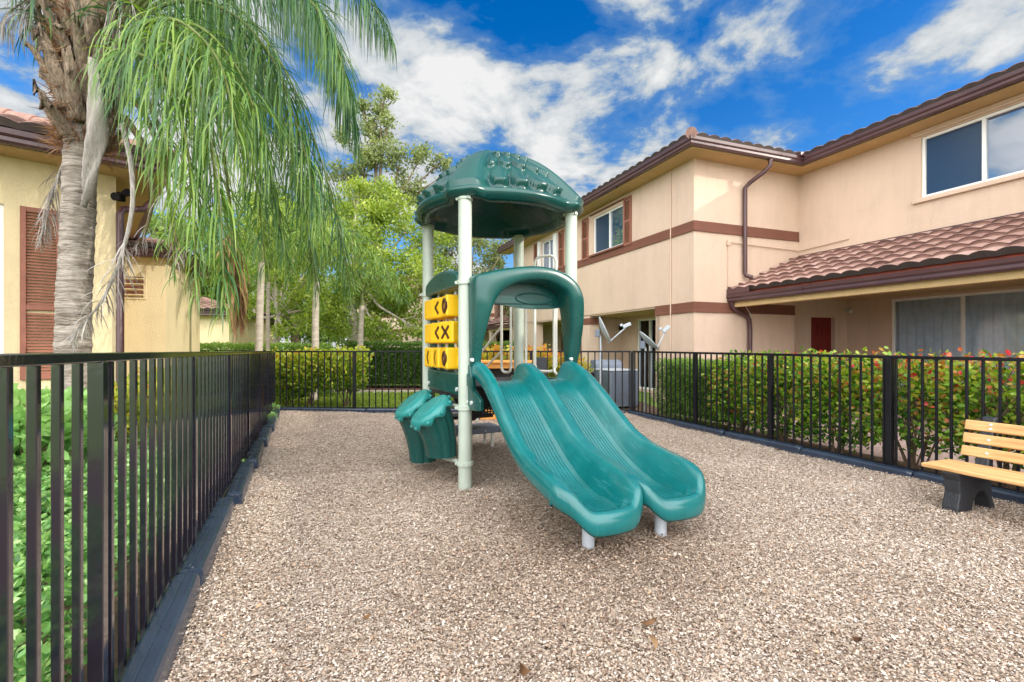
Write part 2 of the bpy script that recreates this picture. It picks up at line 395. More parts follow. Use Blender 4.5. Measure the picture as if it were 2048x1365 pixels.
def chips():
    out = []
    for y0, y1, den in ((1.1, 3.2, 33000), (3.2, 5.2, 20000), (5.2, 9.75, 9000)):
        n = int((y1-y0)*14*den); x = R.uniform(-5, 9, n); y = R.uniform(y0, y1, n)
        k = (x > lx(y)+.05) & (x < rx_(y)-.03) & (y < by(x)-.03) & (np.abs(x-.3) < 1.5*y+1.0)
        out.append(np.stack([x[k], y[k]], 1))
    P2 = np.concatenate(out); n = len(P2)
    P = np.column_stack([P2, hf(P2[:, 0], P2[:, 1])+.002+R.uniform(0, .018, n)**1.0])
    an = R.uniform(0, 2*np.pi, n); D = np.stack([np.cos(an), np.sin(an), R.normal(0, .28, n)], 1)
    up = np.stack([R.normal(0, .33, n), R.normal(0, .33, n), np.ones(n)], 1)
    patch = np.sin(P[:, 0]*2.3+1.3*np.sin(P[:, 1]*1.9))*np.cos(P[:, 1]*2.9+1.1*np.sin(P[:, 0]*3.1))
    worn = np.exp(-(((P[:, 0]-.55)/.95)**2+((P[:, 1]-3.1)/.85)**2)); t = R.beta(2.2, 1.75, n)*.98+.05*patch-.01-.27*worn
    t = np.where(R.rand(n) < .012, .99, np.minimum(t, .94))
    ln = R.gamma(7, .00155, n)*(1+.7*(R.rand(n) < .02)); wd = ln*R.uniform(.34, .66, n)
    # side vector lies in the ground plane so that flakes lie flat
    S = np.cross(D, up)
    return stuff(leaves('mulch', P, D, ln, wd, t, 'chip', None, 'diamond', .12, side=np.cross(S, D)*-1 if False else up))
mo = chips()
tag(mo, 'loose pale tan wood chip mulch covering the play area', 'mulch')

# ------------------------------------------------------------------ fences
def fence(name, label, A, B, za, zb, posts, spacing, pk, pw=.058, mat='fence', group='black picket fences round the play area', bot=.07):
    d = B-A; ln = d.length; rz = math.atan2(d.y, d.x)
    t = thing(name, label, 'fence', A, rz, group)
    top = lambda x: za+(zb-za)*x/ln
    r = .019
    MB().add([(x, y, top(x)+dz) for x in (0, ln) for y in (-r, r) for dz in (-.032, 0)], [(0, 1, 3, 2), (4, 6, 7, 5), (0, 4, 5, 1), (2, 3, 7, 6), (0, 2, 6, 4), (1, 5, 7, 3)]).build('top_rail', mat, t, bev=.004)
    MB().bx((0, -r+.003, bot-.016), (ln, r-.003, bot+.016)).build('bottom_rail', mat, t, bev=.004)
    pm = MB().box((0, 0, .5), (pk, pk*.92, 1)).build('picket', mat, t, bev=.0025, seg=1); first = True
    po = MB().box((0, 0, .5), (pw, pw, 1)).build('post', mat, t, bev=.003); fp = True
    for x in posts:
        o = po if fp else link(po.copy(), t); fp = False
        o.location = (x, 0, -.05); o.scale = (1, 1, top(x)+.05-.030)
    x = spacing*.5
    while x < ln-.02:
        if min(abs(x-q) for q in posts) > .045:
            o = pm if first else link(pm.copy(), t); first = False
            o.location = (x, 0, bot-.012); o.scale = (1, 1, top(x)-.024-bot+.006)
        x += spacing
    return t
d0 = (F1-F0).length
s0 = 1/ math.sqrt(1+.4229**2)
lp = [(y-F0.y)/s0 for y in (.30, 1.62, 2.94, 4.26, 5.57, 6.89, 8.2)]+[d0-.02]
fence('picket_fence', 'glossy black picket fence running close past ground cover on the palm side', F0, F1, 1.288, 1.228, lp, .128, .0245, .044)
fence('picket_fence', 'black picket fence at the far end in front of the lawn', F1+Vector((.06, -.004, 0)), F2, 1.228, 1.232, [1.62, 3.4, 5.2, 7.17], .133, .022, .058, 'fencefar')
fence('picket_fence', 'black picket fence behind the bench along the red tipped shrubs', F2+RD*.06, F3, 1.232, 1.20, [1.72, 3.14, 4.60, 6.05, 7.5], .118, .021, .058, 'fencefar')

# plastic border timbers: each one a thing
def timber_mesh(ln, name, w=.125, h=.115):
    """rounded-ended plastic timber with a pin hole and a centre seam"""
    v = []; f = []; ns = 22; xs = [0, .012, .04, .09]+list(np.linspace(.16, ln-.16, 8))+[ln-.09, ln-.04, ln-.012, ln]
    pr = []
    for x in xs:
        e = min(x, ln-x); ww = w*(.72 if e < .001 else .86 if e < .02 else .96 if e < .05 else 1); hh = h*(1 if e > .02 else .93)
        ring = [(-ww/2-.004, -.05), (-ww/2, hh*.72), (-ww/2+.010, hh*.92), (-ww/2+.024, hh), (-.004, hh+.002), (0, hh-.003), (.004, hh+.002), (ww/2-.024, hh), (ww/2-.010, hh*.92), (ww/2, hh*.72), (ww/2+.004, -.05)]
        pr.append([(x, a, b) for a, b in ring])
    k = len(pr[0])
    for r in pr: v += r
    for i in range(len(xs)-1):
        for j in range(k-1): f.append((i*k+j, i*k+j+1, (i+1)*k+j+1, (i+1)*k+j))
    f.append(tuple(range(k))); f.append(tuple((len(xs)-1)*k+j for j in range(k-1, -1, -1)))
    o = mesh(name, v, f, 'timber')
    bm = bmesh.new(); bm.from_mesh(o.data); bmesh.ops.recalc_face_normals(bm, faces=bm.faces); bm.to_mesh(o.data); bm.free()
    m = MB().lathe([(.026, 0), (.026, .006), (.017, .006), (.017, -.002)], (ln-.075, 0, h-.001), 18).build('pin_socket', 'timber', o)
    bevel(o, .006, 2, 25)
    return o
def timbers(P0, D, cuts, side, labels, grp, w, h, off=.018, yaw=0):
    nrm = Vector((-D.y, D.x, 0))*side
    for i, (a, b) in enumerate(zip(cuts[:-1], cuts[1:])):
        o = timber_mesh(b-a-.012, 'border_timber', w, h)
        wob = random.uniform(-.012, .012)
        o.location = P0+D*a+nrm*(w*.5+off+wob); o.location.z = random.uniform(-.014, .010)
        o.rotation_euler = (rad(random.uniform(-1, 1)), rad(random.uniform(-.3, .3)), math.atan2(D.y, D.x)+rad(yaw+random.uniform(-.6, .6)))
        tag(o, labels[i], 'border timber', grp)
yl = [9.74, 8.55, 7.38, 6.2, 5.02, 3.84, 2.50, 1.15]
lc = [(9.83-y)*math.sqrt(1+.4229**2) for y in yl]
ordn = ['black border timber in the far corner of the palm side fence by the small weeds', 'black border timber, second from the far corner along the palm side fence', 'black border timber, third from the far corner along the palm side fence',
        'black border timber, fourth from the far corner along the palm side fence', 'black border timber, third nearest along the palm side fence', 'black border timber with open pin socket ending at the nearest joint', 'nearest black border timber, cut off by the bottom of the picture, with chips on top']
timbers(F1, -LD, lc, 1, ordn, 'border timbers along the palm side fence', .132, .12, -.012, 1.3)
rc = [.05, 1.3, 2.5, 3.72, 4.94, 6.16, 7.38, 8.55]
ordr = ['low black border timber at the corner behind the slide', 'low black border timber below the clipped green hedge', 'low black border timber at the yellow leaved start of the shrubs', 'low black border timber between slide tip and bench', 'low black border timber just left of the bench leg', 'low black border timber passing under the bench', 'low black border timber beyond the bench, outside the picture']
timbers(F2, RD, rc, -1, ordr, 'border timbers along the shrub side fence', .11, .085)
BD = (F2-F1).normalized()
timbers(F1, BD, [.12, 1.95, 3.9, 5.6, 7.1], -1, ['low black border timber along the far fence, in the corner nearest the palms', 'low black border timber along the far fence left of the drum shaped steps', 'low black border timber along the far fence behind the orange counter', 'low black border timber along the far fence behind the slide ridge'], 'border timbers along the far fence', .10, .075)

# ------------------------------------------------------------------ playground set (local frame: x along the slide side, y away from the slide)
TH = rad(26.7); P1 = Vector((-.436, 4.457, 0)); S_ = 1.175
play = thing('playground_set', 'green plastic playground tower with acorn roof, double slide and yellow game panel', 'playground set', P1, TH)
ex = Vector((math.cos(TH), math.sin(TH), 0)); ey = Vector((-math.sin(TH), math.cos(TH), 0))
def onB(px, py, B):
    r = Vector(((px-1024)/F, 1, (Y0-py)/F)); d = (B+P1.dot(ey))/r.dot(ey); p = r*d
    return (p-P1).dot(ex), H+p.z
def ring(mb, c, r=.078, h=.045):
    mb.lathe([(r*.84, -h/2), (r, -h/2+.004), (r, h/2-.004), (r*.84, h/2)], c, 28)
    for a in range(3):
        an = a*2.1+.6; mb.box((c[0]+math.cos(an)*r, c[1]+math.sin(an)*r, c[2]), (.03, .03, .026), Euler((0, 0, an)).to_matrix())
posts = [(0, 0), (S_, 0), (0, S_), (S_, S_)]; collars = [(1.90, .74, .225), (1.9, .93), (1.90,), (1.9, .93)]
for (a, b), cs in zip(posts, collars):
    p = MB().lathe([(.0625, -.1), (.0625, 2.70)], (a, b, 0), 36).build('post', 'post', play, True)
    c = MB(); ring(c, (a, b, 2.675), .07, .03); c.build('post_collar', 'post', p, True)
    for z in cs:
        c = MB(); ring(c, (a, b, z)); c.build('clamp_collar', 'post', p, True)
# deck
dk = MB().bx((.03, .03, .885), (S_-.03, S_-.03, .935)).build('deck', 'deck', play, bev=.008)
MB().bx((-.005, .06, .80), (.025, S_-.06, .925)).bx((S_-.025, .06, .80), (S_+.005, S_-.06, .925)).bx((.06, -.005, .80), (S_-.06, .025, .925)).bx((.06, S_-.025, .8), (S_-.06, S_+.005, .925)).build('deck_edge', 'deck', dk, bev=.004)

# roof: acorn cap with fish scales between four corner lobes
def roof():
    nt_, nr = 384, 130; V = []; Fc = []
    def base(th, s):
        q = abs(((th/(math.pi/2)) % 1)-.5)
        g = 1/(1+(q/.13)**8)
        return g, .805+.095*g
    zr, zb, zt = 2.672, 2.775, 3.385
    def prof(u, Rm):
        x = 1-u; return (Rm-.012)*x, zb+(zt-zb)*(1-x**1.8)
    for i in range(nr):
        s = i/(nr-1)
        for j in range(nt_):
            th = 2*math.pi*j/nt_; g, Rm = base(th, s)
            sec = (th/(math.pi/2)) % 1.0
            if s < .2:   # smooth rolled rim band
                u = s/.2; zz = zr+(zb-zr)*u+(.015*g*(1-u)); rr = Rm+.05*math.sin(math.pi*min(1, u*.85+.06))**.8-.022*(1-u)+.012*u
            else:
                u = (s-.2)/.8
                r0, z0 = prof(u, Rm); r1, z1 = prof(min(1, u+.004), Rm); r2, z2 = prof(max(0, u-.004), Rm)
                d = math.hypot(r1-r2, z1-z2); nr_, nz_ = (z1-z2)/d, (r2-r1)/d
                disp = .0
                lf = g*max(0, 1-(u/.86)**3)
                disp += .068*lf
                sc = 0
                if .0 < u < .97:
                    wd = abs(sec-.5)-(.15-.03*u); w = min(1, max(0, wd/.03))
                    if u > .78: w = max(w, min(1, (u-.78)/.08))
                    rows = 4.1; v = (1-u)*rows+.52; ncol = 6.0
                    for k in range(int(v)-1, min(5, int(v)+2)):
                        off = .5 if k % 2 else 0.0
                        cx = (sec*ncol+off) % 1-.5
                        yv = v-(k-1); lim = .98+.60*math.sqrt(max(0, 1-(2*cx)**2))
                        if yv >= 0 and yv <= lim+.10:
                            qv = (.10+.9*(min(yv, lim)/1.58)**1.1)*(1-.55*abs(2*cx)**3)
                            if yv > lim: qv *= max(0, 1-(yv-lim)/.10)
                            sc = max(sc, qv)
                    sc *= w*min(1, (1-u)*2.2)*min(1, u/.02)
                disp += .074*sc*(.8+.5*(1-u)**2)
                rr, zz = r0+nr_*disp+.012*(1-u)**6, z0+nz_*disp
            V.append((S_/2+rr*math.cos(th), S_/2+rr*math.sin(th), zz))
    for i in range(nr-1):
        for j in range(nt_):
            j2 = (j+1) % nt_; Fc.append((i*nt_+j, i*nt_+j2, (i+1)*nt_+j2, (i+1)*nt_+j))
    o = mesh('roof', V, Fc, 'green', play, True)
    # underside: rolled lip, step and inner dome
    V = []; Fc = []; prof = [(0, 2.672), (-.035, 2.655), (-.075, 2.672), (-.085, 2.735), (-.13, 2.755), (-.15, 2.80), (-.2, 2.83), (-.3, 3.0), (-.45, 3.17), (-.62, 3.3), (-.78, 3.34)]
    for dr, z in prof:
        for j in range(nt_):
            th = 2*math.pi*j/nt_; g, Rm = base(th, 0); Rm = Rm-.02 if dr > -.02 else Rm-.02-.0*g
            k = 1 if dr > -.1 else 0
            r = max(.01, (Rm if k else .80)+dr+(.0 if k else -.0))
            V.append((S_/2+r*math.cos(th), S_/2+r*math.sin(th), z+(.02*g if k else 0)))
    for i in range(len(prof)-1):
        for j in range(nt_):
            j2 = (j+1) % nt_; Fc.append((i*nt_+j, (i+1)*nt_+j, (i+1)*nt_+j2, i*nt_+j2))
    u = mesh('roof_lining', V, Fc, 'green', o, True)
    c = Vector((S_/2+.05, S_/2-.12, 3.12)); pts = [c+Vector((.17*math.cos(a), .05*math.sin(a)*.3, .13*math.sin(a)-.2*0)) for a in np.linspace(2.2, 7.2, 24)]
    MB().tube(pts, .006, 6).build('cable_loop', 'deck', o, True)
roof()

# slide hood
def hood():
    O = [(945, 735), (944, 690), (943, 640), (942, 590), (944, 556), (966, 546), (1010, 538), (1062, 534), (1105, 541), (1140, 562), (1157, 592), (1163, 635), (1162, 685), (1160, 726)]
    I = [(965, 731), (966, 690), (971, 655), (981, 615), (994, 591), (1008, 579), (1030, 569), (1056, 565), (1085, 567), (1108, 577), (1125, 592), (1134, 630), (1138, 680), (1140, 727)]
    B = -.13; n = 70
    Os = spline([onB(*p, B) for p in O], n); Is = spline([onB(*p, B) for p in I], n)
    V = []; Fc = []; m = 24
    for i in range(n):
        t = i/(n-1); o, q = np.array(Os[i]), np.array(Is[i]); c = (o+q)/2; h = (o-q)/2
        foot = min(1, min(t, 1-t)/.22); dep = .055+.095*foot**.8; cb = -.055-.05*foot
        for j in range(m):
            a = 2*math.pi*j/m; ca, sa = math.cos(a), math.sin(a)
            e = .55; k1 = abs(ca)**e*(1 if ca > 0 else -1); k2 = abs(sa)**e*(1 if sa > 0 else -1)
            p = c+h*k1; V.append((p[0], cb+dep*k2, p[1]))
    for i in range(n-1):
        for j in range(m):
            j2 = (j+1) % m; Fc.append((i*m+j, i*m+j2, (i+1)*m+j2, (i+1)*m+j))
    Fc += [tuple(range(m)), tuple((n-1)*m+j for j in range(m-1, -1, -1))]
    o = MB().add(V, Fc).build('slide_hood', 'green', play, True)
    # visor plate with oval emboss at the back of the arch
    top = [onB(*p, .03) for p in ((980, 610), (985, 575), (1010, 552), (1056, 545), (1100, 552), (1130, 575), (1140, 612))]
    bot = [onB(*p, .03) for p in ((980, 606), (1010, 612), (1040, 617), (1065, 619), (1090, 619), (1115, 617), (1140, 611))]
    tp = spline(top, 40); bt = spline(bot, 40); poly = [tuple(p) for p in tp]+[tuple(p) for p in bt[::-1]]
    v = MB().prism(poly, (0, .0, 0), (1, 0, 0), (0, 0, 1), (0, 1, 0), .04).build('visor_panel', 'green', o)
    cx, cz = onB(1068, 598, 0); pts = [(cx+.2*math.cos(a), -.004, cz+.052*math.sin(a)) for a in np.linspace(0, 2*math.pi, 49)]
    MB().tube(pts, .008, 8, False).build('oval_emboss', 'green', v, True)
    for px, py in ((946, 720), (1143, 718)):
        a, z = onB(px, py, -.1); MB().tube([(a-.02, -.135, z), (a-.02, -.11, z)], .016, 14).build('bolt', 'bolt', o, True)
hood()

# double slide
def slide():
    BED = [(-.0, .975), (-.12, .985), (-.25, .96), (-.4, .885), (-.6, .735), (-.8, .575), (-1.0, .43), (-1.2, .32), (-1.4, .25), (-1.6, .236), (-1.75, .236), (-1.95, .236)]
    RAIL = [(-.0, 1.13), (-.08, 1.175), (-.2, 1.15), (-.4, 1.06), (-.6, .925), (-.8, .765), (-1.0, .62), (-1.2, .535), (-1.4, .495), (-1.55, .47), (-1.68, .43), (-1.80, .36), (-1.9, .28), (-1.95, .25)]
    sm = lambda tab, b: np.mean([interp(b+o, [(x, z) for x, z in tab][::-1]) for o in (-.06, -.03, 0, .03, .06)])
    NS, NX = 104, 321
    V = []; Fc = []
    PR = [(.0, 0), (.018, -.003), (.036, -.016), (.048, -.046), (.052, -.088), (.050, -.125), (.036, -.145)]
    end_e = lambda ax: 1.60+.21*(max(0, 1-ax**2.3))**.55
    end_m = lambda ax: 1.665+.145*(max(0, 1-ax**2.1))**.75
    cols = []
    for c in (0, 1):
        for j in range(NX//2+(1 if c else 0)):
            p = j/(NX//2)*2-1; x = math.copysign(1-(1-abs(p))**1.5, p)
            edge = (c == 0 and x < 0) or (c == 1 and x > 0); f = end_e if edge else end_m; ax = abs(x)
            sl = (f(max(0, ax-.004))-f(min(1, ax+.004)))/.008 if 0 < ax < .996 else (0 if ax == 0 else 60)
            sl = sl/.27; na, nb = sl/math.hypot(1, sl), 1/math.hypot(1, sl)
            if not edge:
                q = max(0, 1-max(0, ax-.75)/.25); na *= q*.8; nb = math.sqrt(1-na*na)
            cols.append((x, ax, edge, f(ax), math.copysign(na, x), nb, (c+(x+1)/2)/2))
    NX = len(cols)
    for i in range(NS+len(PR)-1):
        s0_ = min(1, i/(NS-1)); ex_ = max(0, i-NS+1); s = 1-(1-s0_)**1.2
        row = []
        for x, ax, edge, end, na, nb, w in cols:
            b = -.02-s*(end-.02)
            t = min(1, max(0, (ax-.44)/.44)); k = t*t*(3-2*t)
            bd, rl = sm(BED, b), sm(RAIL, b)
            if not edge: rl = bd+(rl-bd)*.92
            z = bd+(rl-bd)*k
            rim = min(1, max(0, (s-.88)/.12)); z += .06*rim**2.2*(1-k)
            if ax < .56 and .02 < s < .93:
                z -= .010*max(0, math.cos(x*2*math.pi/.105))**2*min(1, (s-.02)*20, (.93-s)*25)*min(1, (.56-ax)*12)
            if ax < .66 and s > .9: z += .014*max(0, math.sin(x*14+.8))*math.exp(-((s-.955)/.014)**2)
            aL = .075-.075*min(1, max(0, (-b-.3)/1.2)); aR = 1.10+.055*min(1, max(0, (-b-.3)/1.2)); a = aL+(aR-aL)*w
            if ex_:
                o, dz = PR[ex_]; a += na*o; b -= nb*o; z += dz
            row.append((a, b, z))
        a0, b0, z0 = row[0]; a1, b1, z1 = row[-1]; L_ = []; R_ = []
        oe, ze = PR[ex_]
        for m in range(1, len(PR)):
            o, dz = PR[max(m, ex_)]; L_.append((a0+oe-o, b0, z0-ze+dz)); R_.append((a1-oe+o, b1, z1-ze+dz))
        V += L_[::-1]+row+R_
    NX = NX+2*(len(PR)-1)-10
    NS -= 1
    K = NX+10
    for i in range(NS+6):
        for j in range(K-1): Fc.append((i*K+j, (i+1)*K+j, (i+1)*K+j+1, i*K+j+1))
    o = mesh('double_slide', V, Fc, 'teal', play, True)
    m = o.modifiers.new('thick', 'SOLIDIFY'); m.thickness = .012; m.offset = -1
    for a, b in ((.226, -1.62), (.79, -1.68)):
        MB().lathe([(.041, -.1), (.041, .2)], (a, b, 0), 24).build('slide_leg', 'grey', o, True)
    # mounting flange on the tower side with bolts
    fl = MB().prism([(-.03, .74), (.02, .72), (.30, .74), (.3, .84), (.12, .92), (.05, 1.14), (-.03, 1.15)], (.055, -.03, 0), (0, -1, 0), (0, 0, 1), (-1, 0, 0), .05).build('slide_flange', 'green', o, bev=.015)
    pl = MB().prism([(.04, 0), (.17, -.05), (.17, -.15), (.04, -.11)], (.0, -.03, 1.06), (0, -1, 0), (0, 0, 1), (-1, 0, 0), .012).build('embossed_plate', 'green', o, bev=.004)
    for y, z in ((-.13, .80), (-.02, .80)): MB().tube([(.01, y-.03, z), (-.01, y-.03, z)], .018, 14).build('bolt', 'bolt', fl, True)
slide()

# spinning-block game panel between the two posts left of the slide
def panel():
    y0, y1 = .07, S_-.07
    g = MB()
    # frame outline in (y, z), hole in the middle: four pieces butted together
    topo = [(y0, 1.87), (y1, 1.87), (y1, 1.96)]+[(y1-(y1-y0)*t, 1.96+.12*math.sin(math.pi*(t*.92+.04))**.7) for t in np.linspace(.02, .98, 14)]+[(y0, 1.96)]
    f = MB().prism(topo, (.06, 0, 0), (0, 1, 0), (0, 0, 1), (-1, 0, 0), .2).build('game_panel', 'green', play, bev=.025, seg=3)
    MB().prism([(y0, 1.06), (y0+.11, 1.06)]+[(y0+.11+.012*math.sin(i*1.9), 1.06+.81*i/12) for i in range(1, 12)]+[(y0+.11, 1.868), (y0, 1.868)], (.05, 0, 0), (0, 1, 0), (0, 0, 1), (-1, 0, 0), .14).build('side_column', 'green', f, bev=.018)
    MB().prism([(y1-.08, 1.06), (y1, 1.06), (y1, 1.868), (y1-.08, 1.868)], (.05, 0, 0), (0, 1, 0), (0, 0, 1), (-1, 0, 0), .12).build('side_column', 'green', f, bev=.018)
    MB().prism([(y0, .84), (y1, .84), (y1+.02, 1.0), (y1, 1.058), (y0, 1.058)], (.06, 0, 0), (0, 1, 0), (0, 0, 1), (-1, 0, 0), .17).build('bottom_rail', 'green', f, bev=.02, seg=3)
    f.location.x = .085
    MB().bx((-.118, .5, .86), (-.108, .64, .96)).build('name_plate', 'green', f, bev=.004)
    for y in (y0+.07, y1-.05): MB().tube([(-.09, y, .90), (-.125, y, .90)], .02, 14).build('bolt', 'bolt', f, True)
    zr = [1.71, 1.45, 1.19]; yc = [.945, .675, .395]
    for y in yc: MB().tube([(-.03, y, 1.05), (-.03, y, 1.88)], .016, 10).build('spindle', 'bolt', f, True)
    # rotations chosen so that the outward faces show the marks seen
    marks = [['', 'L', 'O'], ['', 'L', 'X'], ['l', 'l', 'O']]
    tw = [[4, 10, -6], [2, 12, 16], [3, -4, -8]]
    for ri, z in enumerate(zr):
        for ci, y in enumerate(yc):
            k = MB().box((0, 0, 0), (.225, .245, .215)).build('spinner_block', 'block', f, bev=.02, seg=3)
            k.location = (-.045, y, z); k.rotation_euler = (0, 0, rad(tw[ri][ci]))
            mk = marks[ri][ci]; mb = MB(); xo = -.1145
            def stroke(p, q, w=.028):
                p, q = Vector(p), Vector(q); d = (q-p); a = math.atan2(d.y, d.x)
                mb.box((xo, (p.x+q.x)/2, (p.y+q.y)/2), (.006, d.length, w), Euler((a, 0, 0)).to_matrix())
            if mk == 'L': stroke((-.055, .062), (.015, 0)); stroke((.015, .005), (-.055, -.062))
            if mk == 'X': stroke((-.06, .062), (.06, -.062)); stroke((.0, .01), (-.06, -.062)); stroke((.06, .062), (.012, .012))
            if mk == 'l': stroke((-.02, .07), (.015, .0), .024); stroke((.015, .005), (-.02, -.07), .024)
            if mk == 'O':
                mb.tube([(xo, .06*math.cos(a)-.055, .062*math.sin(a)) for a in np.linspace(0, 2*math.pi, 25)], .015, 8, False)
            if mb.v:
                mo_ = mb.build('mark', 'mark', k)
panel()

# drum shaped steps hung on a bar beside the tower
def drum(a, b, zb, zt, rb, rt, tilt, yaw):
    """curved fluted cone; the top leans out and its cap slopes"""
    n = 96; k = 30; V = []; Fc = []
    axis_top = Vector((-.13, -.02, 0))
    for i in range(k):
        t = i/(k-1); c = Vector((a, b, 0))+axis_top*(t**2.0); z = zb+(zt-zb)*t
        r = rb+(rt-rb)*t**1.25; ang = tilt*t**1.5
        for j in range(n):
            th = 2*math.pi*j/n; fl = 1+.12*abs(math.cos(th*4.5))**.6-.06
            x, y = r*fl*math.cos(th)*.92, r*fl*math.sin(th)*.92
            V.append((c.x+x*math.cos(ang), c.y+y, z+x*math.sin(ang)))
    for i in range(k-1):
        for j in range(n):
            j2 = (j+1) % n; Fc.append((i*n+j, i*n+j2, (i+1)*n+j2, (i+1)*n+j))
    Fc.append(tuple(range(n-1, -1, -1))); Fc.append(tuple((k-1)*n+j for j in range(n)))
    o = MB().add(V, Fc).build('drum_step', 'green', play, True)
    c = Vector((a, b, zt))+axis_top; V = []; Fc = []
    rings = [(0, .034), (.55, .034), (.74, .030), (.77, .022), (.80, .028), (.98, .012), (1.05, -.006), (1.075, -.034)]
    for i, (rr, dz) in enumerate(rings):
        for j in range(n):
            th = 2*math.pi*j/n; sc = .5+.5*math.cos(th*9)
            q = rt*rr*(1 if i < 4 else 1+.02*sc); zz = dz-(.042*sc*(1 if i == 7 else .4 if i == 6 else 0))
            x, y = q*math.cos(th), q*math.sin(th)
            V.append((c.x+x*math.cos(tilt)-zz*math.sin(tilt), c.y+y, c.z+x*math.sin(tilt)+zz*math.cos(tilt)))
    for i in range(len(rings)-1):
        for j in range(n):
            j2 = (j+1) % n; Fc.append((i*n+j, (i+1)*n+j, (i+1)*n+j2, i*n+j2))
    cp = mesh('drum_head', V, Fc, 'cap', o, True); m = cp.modifiers.new('t', 'SOLIDIFY'); m.thickness = .01; m.offset = -1
    for j in range(9):
        bt = MB(); th = 2*math.pi*(j)/9; x, y = rt*1.10*math.cos(th), rt*1.10*math.sin(th); zz = -.035
        p = (c.x+x*math.cos(tilt)-zz*math.sin(tilt), c.y+y, c.z+x*math.sin(tilt)+zz*math.cos(tilt))
        bt.box(p, (.03, .03, .03), Euler((0, 0, th)).to_matrix()); bt.build('rivet', 'cap', cp, bev=.01)
drum(-.145, .25, .26, .71, .152, .205, rad(38), 0)
drum(-.165, .80, .10, .72, .145, .205, rad(38), 0)
MB().tube([(0, 0, .74), (-.05, .2, .74), (-.06, .6, .72), (-.05, .95, .74), (0, S_, .74)], .021, 12).tube([(0, 0, .225), (-.08, .25, .22), (-.09, .6, .2), (-.08, .95, .2), (0, S_, .2)], .021, 12).build('drum_bar', 'post', play, True)

# stair at the back with perforated riser, low platform and rails
def stair():
    st = MB()
    st.prism([(S_, .80), (S_+.5, .56), (S_+.5, .50), (S_, .45)], (.18, 0, 0), (0, 1, 0), (0, 0, 1), (1, 0, 0), .02)
    st.prism([(S_, .80), (S_+.5, .56), (S_+.5, .50), (S_, .45)], (.95, 0, 0), (0, 1, 0), (0, 0, 1), (1, 0, 0), .02)
    st.bx((.2, S_+.02, .60), (.95, S_+.28, .64)); st.bx((.2, S_+.28, .40), (.95, S_+.58, .44))
    s = st.build('step_unit', 'deck', play, bev=.004)
    # perforated riser: real holes between thin bars
    p = MB(); A0, A1, Z0, Z1 = .12, 1.05, .64, .84
    for i in range(32): x = A0+(A1-A0)*i/31; p.bx((x-.007, .16, Z0), (x+.007, .166, Z1))
    for i in range(9): z = Z0+(Z1-Z0)*i/8; p.bx((A0, .154, z-.006), (A1, .160, z+.006))
    p.build('perforated_riser', 'deck', s)
    MB().prism([onB(905, 786, .75), onB(994, 796, .75), onB(949, 842, .75), onB(925, 842, .75)], (0, .75, 0), (1, 0, 0), (0, 0, 1), (0, 1, 0), .03).build('support_gusset', 'deck', s)
    pf = MB().bx((.42, 1.48, .19), (1.08, 1.86, .27)).build('low_platform', 'steelgrey', play, bev=.012)
    lg = MB()
    for a in (.55, .98):
        for b in (1.55, 1.80): lg = MB().lathe([(.022, -.1), (.022, .2)], (a, b, 0), 14).build('platform_leg', 'rail', pf, True)
    for a in (.60, .85): MB().tube([(a, 1.485, .23), (a, 1.472, .23)], .014, 10).build('bolt', 'bolt', pf, True)
    MB().lathe([(.014, -.1), (.014, .9)], (.62, 1.40, 0), 12).build('stair_post', 'rail', play, True)
    # handrails: tall rounded loops either side of the stair opening, sloping rails down the stair
    def loop(x, y0_, y1_, z0, z1, r=.017):
        c = .07; pts = []
        path = [(y0_, z0+c), (y0_, z1-c), (y0_+c*.3, z1-c*.3), (y0_+c, z1), (y1_-c, z1), (y1_-c*.3, z1-c*.3), (y1_, z1-c), (y1_, z0+c), (y1_-c*.3, z0+c*.3), (y1_-c, z0), (y0_+c, z0), (y0_+c*.3, z0+c*.3), (y0_, z0+c)]
        return [(x[0]+(x[1]-x[0])*((p[0]-y0_)/(y1_-y0_)), p[0], p[1]) for p in path]
    def lp(px, d):
        q = at(px, 695, d)-P1; return q.dot(ex), q.dot(ey)
    for (pa, da), (pb, db_), z0, z1 in (((1003, 6.25), (1022, 6.05), .98, 1.98), ((1052, 6.05), (1069, 6.0), 1.02, 2.1), ((1108, 5.75), (1132, 5.5), .98, 2.15), ((1070, 6.05), (1112, 5.95), 1.0, 2.44)):
        a, b = lp(pa, da), lp(pb, db_); l = math.hypot(b[0]-a[0], b[1]-a[1])
        pts = loop((0, l), 0, l, z0, z1); MB().tube([(a[0]+(b[0]-a[0])*p[1]/l, a[1]+(b[1]-a[1])*p[1]/l, p[2]) for p in pts], .0175, 12, False).build('grab_loop', 'rail', play, True)
    MB().tube([lp(1002, 6.25)+(1.56,), lp(964, 6.9)+(1.24,), lp(956, 7.0)+(1.17,), lp(955, 7.0)+(.0,)], .0155, 10).tube([lp(1002, 6.25)+(1.24,), lp(978, 6.65)+(1.07,), lp(960, 6.9)+(.93,)], .0155, 10).build('stair_rail', 'rail', play, True)
stair()
